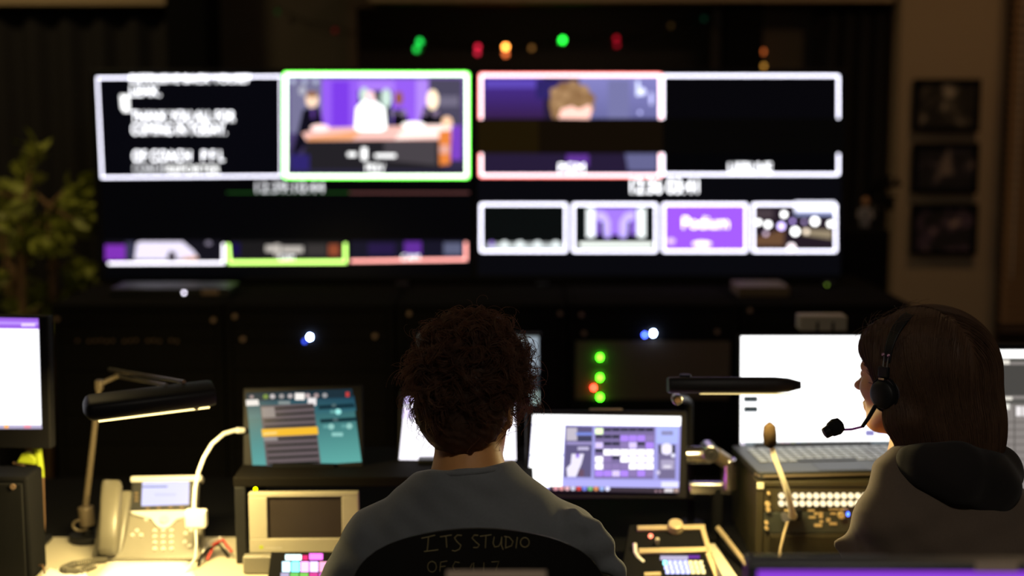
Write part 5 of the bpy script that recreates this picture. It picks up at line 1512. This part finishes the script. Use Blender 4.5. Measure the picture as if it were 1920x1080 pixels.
# ---------------------------------------------------------------- the person with curly hair, seen from behind
MY = 2.50
HC = W(884, 748, MY + .01)
L, R = frame(HC, math.radians(-16), math.radians(12), math.radians(2))
pm = thing('person', 'person in a grey T-shirt with short curly brown hair, seated with back to the camera', 'person', (HC.x, MY - .02, .44))
neck = W(879, 882, MY - .03); shl, shr = W(703, 1017, MY), W(1066, 1015, MY)
chest = W(884, 1120, MY - .005); pel = Vector((chest.x, MY + .02, .54))
ell_, elr = Vector((shl.x - .10, MY + .10, .725)), Vector((shr.x + .095, MY + .10, .725))
wrl, wrr = Vector((shl.x + .03, MY + .33, .785)), Vector((shr.x - .03, MY + .33, .785))
B = Body(.0045)
add_head(B, L, R)
B.cone(L(-.022, 0, -.04), neck, .056, .060, .02)
B.cone(L(.0, 0, -.06), W(884, 890, MY + .03), .045, .05, .02)
B.cone(neck, (shl + neck) / 2 + Vector((.01, 0, -.015)), .045, .04, .03).cone(neck, (shr + neck) / 2 + Vector((-.01, 0, -.015)), .045, .04, .03)
B.cone(shl, shr, .050, .050, .03)
B.ell(chest, (.155, .095, .16), None, .04).cone(chest - Vector((0, 0, .05)), pel, .11, .12, .05)
for s_, sh, e, w_ in ((-1, shl, ell_, wrl), (1, shr, elr, wrr)):
    B.cone(sh, e, .046, .038, .02).cone(e, w_, .038, .025, .015)
    add_hand(B, w_, Vector((-s_ * .25, 1, -.12)), (0, 0, -1), 1.0, .35, side=s_)
    hip = pel + Vector((s_ * .09, .02, -.02)); kn = Vector((pel.x + s_ * .15, MY + .46, .50)); an = Vector((pel.x + s_ * .14, MY + .50, .10))
    B.cone(hip, kn, .078, .055, .03).cone(kn, an, .052, .038, .02).cone(an, an + Vector((0, .12, -.05)), .035, .03, .02)
V, F = B.mesh(); np_mesh('body', V, F, skin, pm)
# T-shirt
Tb = Body(.0045)
shirt_m = cloth('grey_tshirt_cotton', (.165, .180, .195))
Tb.cone(neck + Vector((0, -.005, -.02)), chest, .068, .12, .05)
for s_, sh, e in ((-1, shl, ell_), (1, shr, elr)):
    Tb.cone(neck + Vector((s_ * .035, 0, -.013)), sh + Vector((-s_ * .02, 0, .004)), .046, .056, .045)
    ec = sh.lerp(e, .80)
    Tb.cone(sh, ec, .060, .072, .035)
    Tb.cone(sh.lerp(chest, .25), sh.lerp(chest, .5) + Vector((0, -.01, -.03)), .07, .09, .04)
Tb.ell(chest + Vector((0, -.01, .01)), (.185, .118, .18), None, .05)
Tb.ell(W(884, 985, MY - .045), (.125, .045, .075), None, .06)
Tb.cone(chest - Vector((0, 0, .05)), pel + Vector((0, -.01, -.02)), .135, .150, .06)
# folds
def fold(Bd, pts, r, k=.012, op='+'):
    for a, b in zip(pts, pts[1:]): Bd.cone(a, b, r, r, k, op)
for pts in ([(1078, 962), (1074, 985), (1078, 1010)], [(1122, 985), (1138, 1020), (1158, 1065), (1170, 1100)], [(1100, 985), (1112, 1020), (1128, 1060)]):
    P_ = []
    for (x, y) in pts:
        s_ = -1 if x < 880 else 1; sh = shl if s_ < 0 else shr
        q = W(x, y, MY - .052); P_.append(q)
    fold(Tb, P_, .007, .03)
fold(Tb, [W(820, 912, MY - .078), W(860, 908, MY - .09), (W(930, 900, MY - .075))], .004, .012)
nk = neck + Vector((.001, -.004, .005))
Tb.plane(nk + Vector((0, 0, .004)), Vector((-.10, .20, 1)).normalized(), .004)
Tb.plane(pel + Vector((0, 0, -.03)), Vector((0, 0, -1)), .004)
def shirt_disp(P):
    return .0016 * np.sin(P[..., 0] * 38 + 5 * np.sin(P[..., 2] * 17)) * np.sin(P[..., 2] * 31 + P[..., 1] * 20 + 2) + .0010 * np.sin(P[..., 0] * 90 + P[..., 2] * 70) * np.sin(P[..., 2] * 55)
V, F = Tb.mesh(shirt_disp); sh_o = np_mesh('tshirt', V, F, shirt_m, pm)
# collar rib: a ring around the neck
cr = []
for k in range(29):
    an = 2 * math.pi * k / 28
    cr.append(nk + Vector((.0665 * math.cos(an), .062 * math.sin(an) , -.004 - .0665 * math.cos(an) * -.10 - .062 * math.sin(an) * .20)))
MB().tube(cr, .0055, 8, cap=False).build('collar', shirt_m, sh_o, smooth=80)
# trousers
Pb = Body(.007)
Pb.cone(pel + Vector((-.07, 0, -.03)), pel + Vector((.07, 0, -.03)), .118, .118, .05)
for s_ in (-1, 1):
    hip = pel + Vector((s_ * .09, .02, -.02)); kn = Vector((pel.x + s_ * .15, MY + .46, .50)); an = Vector((pel.x + s_ * .14, MY + .50, .14))
    Pb.cone(hip, kn, .088, .066, .03).cone(kn, an, .064, .052, .02)
Pb.plane(pel + Vector((0, 0, .04)), Vector((0, 0, 1)), .005)
V, F = Pb.mesh(); np_mesh('trousers', V, F, cloth('dark_denim', (.02, .022, .03)), pm)
for s_ in (-1, 1):
    an = Vector((pel.x + s_ * .14, MY + .50, .0))
    Sb = Body(.006); Sb.ell(an + Vector((0, .05, .045)), (.045, .13, .042), None, .01).cone(an + Vector((0, -.01, .06)), an + Vector((0, -.01, .12)), .048, .046, .02); Sb.plane(an, Vector((0, 0, -1)), .003); Sb.plane(an + Vector((0, 0, .13)), Vector((0, 0, 1)), .003)
    V, F = Sb.mesh(); np_mesh('shoe', V, F, M['seat'], pm)

# curly hair
hm = hair_mat('curly_brown_hair', (.074, .046, .031), .5, .5)
cap = Body(.0045)
cap.ell(L(-.022, 0, .042), (.104, .088, .098), R, .01).ell(L(-.060, 0, -.015), (.062, .082, .085), R, .03).ell(L(.02, 0, .07), (.08, .085, .07), R, .03)
cap.ell(L(.115, 0, -.045), (.085, .11, .11), R, .01, '-')
cap.ell(L(.02, .10, -.075), (.05, .045, .06), R, .01, '-').ell(L(.02, -.10, -.075), (.055, .045, .06), R, .01, '-').ell(L(-.012, -.092, -.012), (.028, .02, .04), R, .006, '-').ell(L(-.012, .092, -.012), (.028, .02, .04), R, .006, '-')
V, F = cap.mesh(lambda P: .0045 * np.sin(P[..., 0] * 190 + 3 * np.sin(P[..., 2] * 80)) * np.sin(P[..., 1] * 170) * np.sin(P[..., 2] * 200 + 2 * np.sin(P[..., 0] * 90)))
# locks: bundles of strands that share one corkscrew
NL, PER, K = 620, 9, 44
U_ = rng.normal(size=(NL * 4, 3)); U_ /= np.linalg.norm(U_, axis=1, keepdims=True)
loc = U_ * np.array([.098, .082, .093]) + np.array([-.022, 0, .040])
keep = ~((loc[:, 1] < -.035) & (loc[:, 2] < .005) & (loc[:, 0] > -.06)) & ~((loc[:, 1] > .05) & (loc[:, 2] < -.04) & (loc[:, 0] > .0)) & ~((loc[:, 0] > .045) & (loc[:, 2] < .055)) & ~((loc[:, 0] > .0) & (loc[:, 2] < .0)) & (loc[:, 2] > -.07)
loc = loc[keep][:NL]; U_ = U_[keep][:NL]; NL = len(loc)
nape = loc[:, 2] < -.01
ln = rng.uniform(.035, .072, NL); ln[nape] *= .7; ln[(loc[:, 2] > .06)] *= 1.15
cr_ = rng.uniform(.0075, .0145, NL); turns = rng.uniform(1.1, 1.9, NL) * rng.choice([-1, 1], NL); ph = rng.uniform(0, 6.28, NL)
dirn = U_ + rng.normal(size=(NL, 3)) * .3; dirn /= np.linalg.norm(dirn, axis=1, keepdims=True)
tang = np.cross(U_, rng.normal(size=(NL, 3))); tang /= np.linalg.norm(tang, axis=1, keepdims=True)
rep = lambda a: np.repeat(a, PER, 0)
loc, dirn, tang, ln, cr_, turns, ph = map(rep, (loc, dirn, tang, ln, cr_, turns, ph))
NS = NL * PER
cr_ = cr_ * rng.uniform(.93, 1.07, NS); ln = ln * rng.uniform(.85, 1.12, NS); ph = ph + rng.normal(0, .16, NS)
dirn = dirn + rng.normal(size=(NS, 3)) * .05
loc = loc + rng.normal(size=(NS, 3)) * .0013
tt = np.linspace(0, 1, K)[None, :, None]
single = (np.arange(NS) % PER == 0)
cr_ = np.where(single, cr_ * rng.uniform(1.0, 1.35, NS), cr_); ln = np.where(single, ln * 1.28, ln)
out = ln[:, None, None]
cen = loc[:, None, :] + dirn[:, None, :] * out * .38 * np.sin(tt * 1.5) + tang[:, None, :] * out * .75 * tt ** 1.2 + np.array([0, 0, -1.0]) * out * .25 * tt ** 2
ax_ = dirn * .15 + tang; ax_ /= np.linalg.norm(ax_, axis=1, keepdims=True)
e1_ = np.cross(ax_, np.array([.3, .2, .93])); e1_ /= np.linalg.norm(e1_, axis=1, keepdims=True); e2_ = np.cross(ax_, e1_)
ang = turns[:, None, None] * 2 * math.pi * tt + ph[:, None, None]
amp = cr_[:, None, None] * np.clip(tt * 5, 0, 1)
P = cen + (e1_[:, None, :] * np.cos(ang) + e2_[:, None, :] * np.sin(ang)) * amp
# a share of single fly-away hairs
Pw = np.array(HC) + P @ R.T
Rr = np.repeat(rng.uniform(.00035, .00065, NS)[:, None], K, 1) * (1 - .4 * np.linspace(0, 1, K)[None, :] ** 2)
V2, F2 = strands_mesh(Pw, Rr)
allV = np.concatenate([V, V2]); allF = np.concatenate([F, F2 + len(V)])
np_mesh('curly_hair', allV, allF, hm, pm)

# ---------------------------------------------------------------- the person with the headset, in profile
GY = 2.64
HC = W(1708, 704, GY)
YAW = math.radians(38)
L, R = frame(HC, YAW, math.radians(0), 0)
pw = thing('person', 'person with long brown hair and a headset in a dark hooded sweatshirt, facing the laptop', 'person', (W(1790, 1000, GY).x, GY - .1, .44))
neck = W(1722, 868, GY - .035)
# torso axes
tf, tl, _ = [Vector(c) for c in frame((0, 0, 0), math.radians(30))[1].T]
ns = W(1765, 930, GY - .03)
shl = W(1690, 980, GY - .12); shr = W(1880, 975, GY + .12)
chest = W(1790, 1140, GY - .03); pel = Vector((W(1810, 1000, GY).x, GY - .06, .56))
B = Body(.004)
add_head(B, L, R, slim=.94)
B.cone(L(-.02, 0, -.05), neck, .048, .052, .02).cone(neck, ns, .05, .06, .03)
B.cone(shl, shr, .045, .045, .03)
B.ell(chest, (.14, .11, .15), None, .04).cone(chest, pel, .11, .095, .04)
elbl = shl + Vector((-.02, .06, -.25)); elbr = shr + Vector((.03, .05, -.25))
wl = Vector((W(1680, 1000, 2.72).x, 2.80, .80)); wr = Vector((W(1750, 1000, 2.78).x, 2.84, .80))
for s_, sh, e, w_ in ((-1, shl, elbl, wl), (1, shr, elbr, wr)):
    B.cone(sh, e, .042, .035, .02).cone(e, w_, .035, .022, .015)
    add_hand(B, w_, Vector((-s_ * .1, 1, -.1)), (0, 0, -1), .92, .35, side=s_)
    hip = pel + Vector((s_ * .09, .02, -.02)); kn = Vector((pel.x + s_ * .13 - .08, GY + .36, .52)); an = Vector((pel.x + s_ * .13 - .09, GY + .40, .10))
    B.cone(hip, kn, .078, .055, .03).cone(kn, an, .05, .036, .02).cone(an, an + Vector((0, .12, -.05)), .033, .028, .02)
V, F = B.mesh(); np_mesh('body', V, F, skin, pw)
# hooded sweatshirt
hood_m = cloth('charcoal_sweatshirt', (.12, .09, .068), .25)
Hb = Body(.0045)
Hb.cone(ns + Vector((0, 0, .0)), chest, .085, .16, .06)
Hb.cone(W(1690, 893, GY - .10), W(1668, 980, GY - .13), .042, .062, .04)
Hb.cone(W(1700, 895, GY - .07), W(1780, 930, GY - .08), .055, .075, .04)
Hb.ell(W(1780, 1080, GY - .09), (.155, .12, .17), None, .05)
Hb.ell(W(1850, 1060, GY - .03), (.13, .15, .17), None, .06)
Hb.cone(chest, pel, .17, .17, .06)
for s_, sh, e, w_ in ((-1, shl, elbl, wl), (1, shr, elbr, wr)):
    Hb.cone(sh, e, .070, .062, .04).cone(e, w_.lerp(e, .08), .060, .042, .025)
# sleeve crease poking out at the left
Hb.cone(W(1610, 1012, GY - .10), W(1572, 1021, GY - .09), .026, .005, .03).cone(W(1572, 1021, GY - .09), W(1602, 1052, GY - .10), .005, .02, .02)
Hb.plane(pel + Vector((0, 0, -.05)), Vector((0, 0, -1)), .004)
Hb.ell(W(1716, 845, GY - .02), (.052, .05, .05), None, .012, '-')
# hood: thick soft roll lying behind the neck
hd = Body(.0045)
Hb.cone(W(1668, 876, GY - .06), W(1712, 868, GY - .09), .022, .030, .02)
V, F = Hb.mesh(lambda P: .0032 * np.sin(P[..., 0] * 34 + 4 * np.sin(P[..., 2] * 16)) * np.sin(P[..., 2] * 30 + 1) + .0018 * np.sin(P[..., 0] * 80 + P[..., 2] * 60)); sw = np_mesh('sweatshirt', V, F, hood_m, pw)
ring_pts = [(1712, 872, GY - .115, .030), (1735, 876, GY - .13, .040), (1790, 890, GY - .14, .052), (1842, 905, GY - .11, .050), (1868, 880, GY - .05, .042), (1835, 858, GY + .02, .04)]
for a, b in zip(ring_pts, ring_pts[1:]): hd.cone(W(*a[:3]), W(*b[:3]), a[3], b[3], .03)
hd.cone(W(1842, 905, GY - .11), W(1866, 925, GY - .11), .050, .040, .03)
V, F = hd.mesh(lambda P: .0025 * np.sin(P[..., 0] * 45 + P[..., 2] * 60)); np_mesh('hood', V, F, cloth('black_hood_lining', (.016, .014, .014), .1), sw)
# trousers and shoes
Pb = Body(.007); Pb.cone(pel + Vector((-.07, 0, -.03)), pel + Vector((.07, 0, -.03)), .125, .125, .05)
for s_ in (-1, 1):
    hip = pel + Vector((s_ * .09, .02, -.02)); kn = Vector((pel.x + s_ * .13 - .08, GY + .36, .52)); an = Vector((pel.x + s_ * .13 - .09, GY + .40, .14))
    Pb.cone(hip, kn, .096, .068, .03).cone(kn, an, .064, .05, .02)
Pb.plane(pel + Vector((0, 0, .04)), Vector((0, 0, 1)), .005)
V, F = Pb.mesh(); np_mesh('trousers', V, F, cloth('black_trousers', (.015, .015, .018)), pw)
for s_ in (-1, 1):
    an = Vector((pel.x + s_ * .13 - .09, GY + .40, .0))
    Sb = Body(.007); Sb.ell(an + Vector((0, .05, .045)), (.042, .12, .042), None, .01).cone(an + Vector((0, -.01, .06)), an + Vector((0, -.01, .12)), .045, .043, .02); Sb.plane(an, Vector((0, 0, -1)), .003); Sb.plane(an + Vector((0, 0, .13)), Vector((0, 0, 1)), .003)
    V, F = Sb.mesh(); np_mesh('shoe', V, F, M['seat'], pw)

# long hair: a smooth mass and combed strands over it
hm2 = hair_mat('long_brown_hair', (.085, .046, .026), .55, .12)
hb = Body(.0045)
hb.ell(L(-.018, 0, .034), (.106, .084, .092), R, .01)
hb.ell(W(1755, 690, GY + .0), (.102, .11, .112), None, .03)
hb.cone(W(1768, 700, GY), W(1785, 800, GY - .03), .096, .088, .05)
hb.cone(W(1785, 800, GY - .03), W(1800, 875, GY - .05), .086, .070, .04)
hb.cone(L(.0, .070, .02), L(-.035, .072, -.07), .018, .022, .03).cone(L(-.035, .070, -.07), W(1700, 850, GY - .06), .025, .022, .03)
hb.ell(L(.060, .0, .050), (.038, .060, .046), R, .02)
hb.ell(L(.075, .035, -.045), (.060, .042, .085), R, .010, '-')
hb.ell(L(.11, 0, -.056), (.07, .09, .078), R, .008, '-')
hb.cone(L(.0, .07, -.11), W(1668, 842, GY - .01), .03, .03, .012, '-')
V, F = hb.mesh(lambda P: .0012 * np.sin(P[..., 0] * 260 + 2 * np.sin(P[..., 2] * 20)))
hbp = hb
# strands walk down the surface
NS, K = 3000, 44
start = np.array(HC) + (np.array([-.02, 0, .06]) + np.stack([rng.uniform(-.05, .07, NS), rng.normal(0, .018, NS), np.full(NS, .10)], 1)) @ R.T
start = np.concatenate([start, np.array(W(1765, 640, GY)) + rng.normal(size=(NS, 3)) * np.array([.12, .12, .10])]); NS *= 2
def grad(P):
    e = 1e-3; g = np.stack([hbp.sdf(P + np.eye(3)[i] * e) - hbp.sdf(P - np.eye(3)[i] * e) for i in range(3)], -1)
    return g / (np.linalg.norm(g, axis=-1, keepdims=True) + 1e-9)
def proj(P, off):
    for _ in range(3): P = P - grad(P) * (hbp.sdf(P) - off)[..., None]
    return P
offs = rng.uniform(.0002, .0030, NS)
P = proj(start, offs); pts = [P]
fvec, lvec = R[:, 0], R[:, 1]
side = np.sign((P - np.array(HC)) @ lvec + 1e-6)[:, None]
step = rng.uniform(.005, .0085, NS)[:, None]
for k in range(K - 1):
    g = grad(P); rel = P - np.array(HC)
    top_ = np.clip((rel[:, 2:3] - .02) / .08, 0, 1)
    d = np.array([0, 0, -1.0]) + (-fvec) * (.25 + .3 * top_) + lvec * side * (1.0 * top_) + rng.normal(size=(NS, 3)) * .06
    d = d - g * (d * g).sum(1, keepdims=True); d /= np.linalg.norm(d, axis=1, keepdims=True) + 1e-9
    P = P + d * step; P = P - grad(P) * (hbp.sdf(P) - offs)[:, None]
    pts.append(P)
P = np.stack(pts, 1)
ok = (np.abs(np.diff(P, axis=1)).max((1, 2)) < .02)
P = P[ok]; NS = len(P)
Rr = np.repeat(rng.uniform(.0003, .0007, NS)[:, None], K, 1)
V2, F2 = strands_mesh(P, Rr)
# a few flyaways at the hairline and crown
NF = 70
st_ = np.array(HC) + np.stack([rng.uniform(-.06, .09, NF), rng.uniform(-.02, .075, NF), rng.uniform(.07, .11, NF)], 1) @ R.T
st_ = proj(st_, np.full(NF, .0)); g = grad(st_)
tt = np.linspace(0, 1, 14)[None, :, None]; tg = np.cross(g, rng.normal(size=(NF, 3))); tg /= np.linalg.norm(tg, axis=1, keepdims=True)
Pf = st_[:, None, :] + g[:, None, :] * .007 * np.sin(tt * 2.6) + tg[:, None, :] * .05 * tt
V3, F3 = strands_mesh(Pf, np.full((NF, 14), .00028))
allV = np.concatenate([V, V2, V3]); allF = np.concatenate([F, F2 + len(V), F3 + len(V) + len(V2)])
np_mesh('long_hair', allV, allF, hm2, pw)

# headset
hs = thing('headset', 'black headset with a purple boom and dark foam microphone worn by the long-haired person', 'headset', L(0, 0, -.05))
VL = lambda *a: Vector(L(*a))
ln_ = Vector(R[:, 1]); fn_ = Vector(R[:, 0]); un_ = Vector(R[:, 2])
for k in (1, -1):
    c0 = VL(-.012, k * .082, -.022)
    ec = MB()
    Rm = Matrix((fn_, ln_, un_)).transposed()
    ec.ell(c0 + ln_ * k * .004, (.031, .016, .036), Rm, 28, 14); cu = ec.build('ear_cushion', mat('dark_leatherette', (.035, .028, .034), .45), hs)
    e2 = MB(); e2.tube([c0 + ln_ * k * .010, c0 + ln_ * k * .022, c0 + ln_ * k * .028], [.028, .026, .017], 28); ep = e2.build('ear_cup', M['black'], hs, .002)
    rg = MB(); rg.tube([c0 + ln_ * k * .012 + fn_ * .0285 * math.cos(a) + un_ * .032 * math.sin(a) for a in np.linspace(0, 6.2832, 30)], .0022, 6, cap=False); rg.build('trim_ring', M['bezel'], ep)
    # yoke slider, metal forks
    m_ = MB(); m_.obox(VL(-.012, k * .098, .020), fn_ * .011, ln_ * .004, un_ * .010); m_.build('slider_block', M['black'], hs, .002)
    m_ = MB()
    for s_ in (-1, 1): m_.tube([VL(-.012 + s_ * .004, k * .096, .024), VL(-.014 + s_ * .0045, k * .094, .050)], .0016, 6)
    m_.build('slider_fork', M['steel'], hs)
    m_ = MB()
    for s_ in (-1, 1): m_.ell(VL(-.014 + s_ * .006, k * .096, .052), .0032, nu=10, nv=8)
    m_.build('slider_screws', mat('pinkish_metal', (.6, .35, .5), .35, metal=.8), hs)
m_ = MB(); p_ = VL(-.012, .104, .008); m_.obox(p_, fn_ * .006, ln_ * .002, un_ * .0018); m_.build('badge', M['steel'], hs)
arc = []
for a in np.linspace(-.25, math.pi + .25, 30):
    arc.append((a,))
def arc_p(a, r0, dz=0): return VL(-.016, .094 * math.cos(a), .040 + .086 * max(math.sin(a), -.2) + dz)
vs_ = []; fs_ = []; N_ = 30
for i in range(N_):
    a = -.02 + (math.pi + .04) * i / (N_ - 1); c_ = arc_p(a, 0); o_ = (ln_ * math.cos(a) + un_ * math.sin(a))
    w_ = .007 + .006 * math.sin(max(0, min(math.pi, a))); tk = .0018 + .001 * max(0, math.sin(a))
    vs_ += [c_ + fn_ * w_ + o_ * tk, c_ - fn_ * w_ + o_ * tk, c_ - fn_ * w_ - o_ * tk, c_ + fn_ * w_ - o_ * tk]
for i in range(N_ - 1):
    for k in range(4): fs_.append((4 * i + k, 4 * i + (k + 1) % 4, 4 * i + 4 + (k + 1) % 4, 4 * i + 4 + k))
fs_ += [(3, 2, 1, 0), (4 * N_ - 4, 4 * N_ - 3, 4 * N_ - 2, 4 * N_ - 1)]
MB().add(vs_, fs_).build('headband', M['black'], hs, .002, smooth=60)
bs = VL(.0, .104, -.045)
be = W(1617, 800, GY - .055); bm = W(1597, 805, GY - .04); bt = W(1576, 806, GY - .035)
MB().tube([bs, bs.lerp(be, .5) + Vector((0, 0, -.002)), be], [.0042, .0040, .0034], 10).build('boom_sleeve', M['bezel'], hs)
MB().tube([be, bm, bt], .0022, 8).build('boom', M['purple'], hs)
mc = W(1563, 803, GY - .035); md = (W(1548, 812, GY - .04) - W(1575, 796, GY - .035)).normalized()
MB().tube([mc - md * .019, mc - md * .016, mc - md * .006, mc + md * .006, mc + md * .011], [.006, .013, .0165, .014, .010], 20).build('foam_windscreen', M['foamd'], hs, smooth=80)
MB().tube([mc + md * .008, mc + md * .020, mc + md * .0215], [.0115, .0105, .006], 18).build('microphone_capsule', M['bezel'], hs, .001)

t2 = thing('office_chair', 'low-backed office chair under the person with the headset', 'chair', (pel.x, GY - .06, 0))
chair_base(t2, pel.x, GY - .04, .44)
bpy.context.view_layer.update()
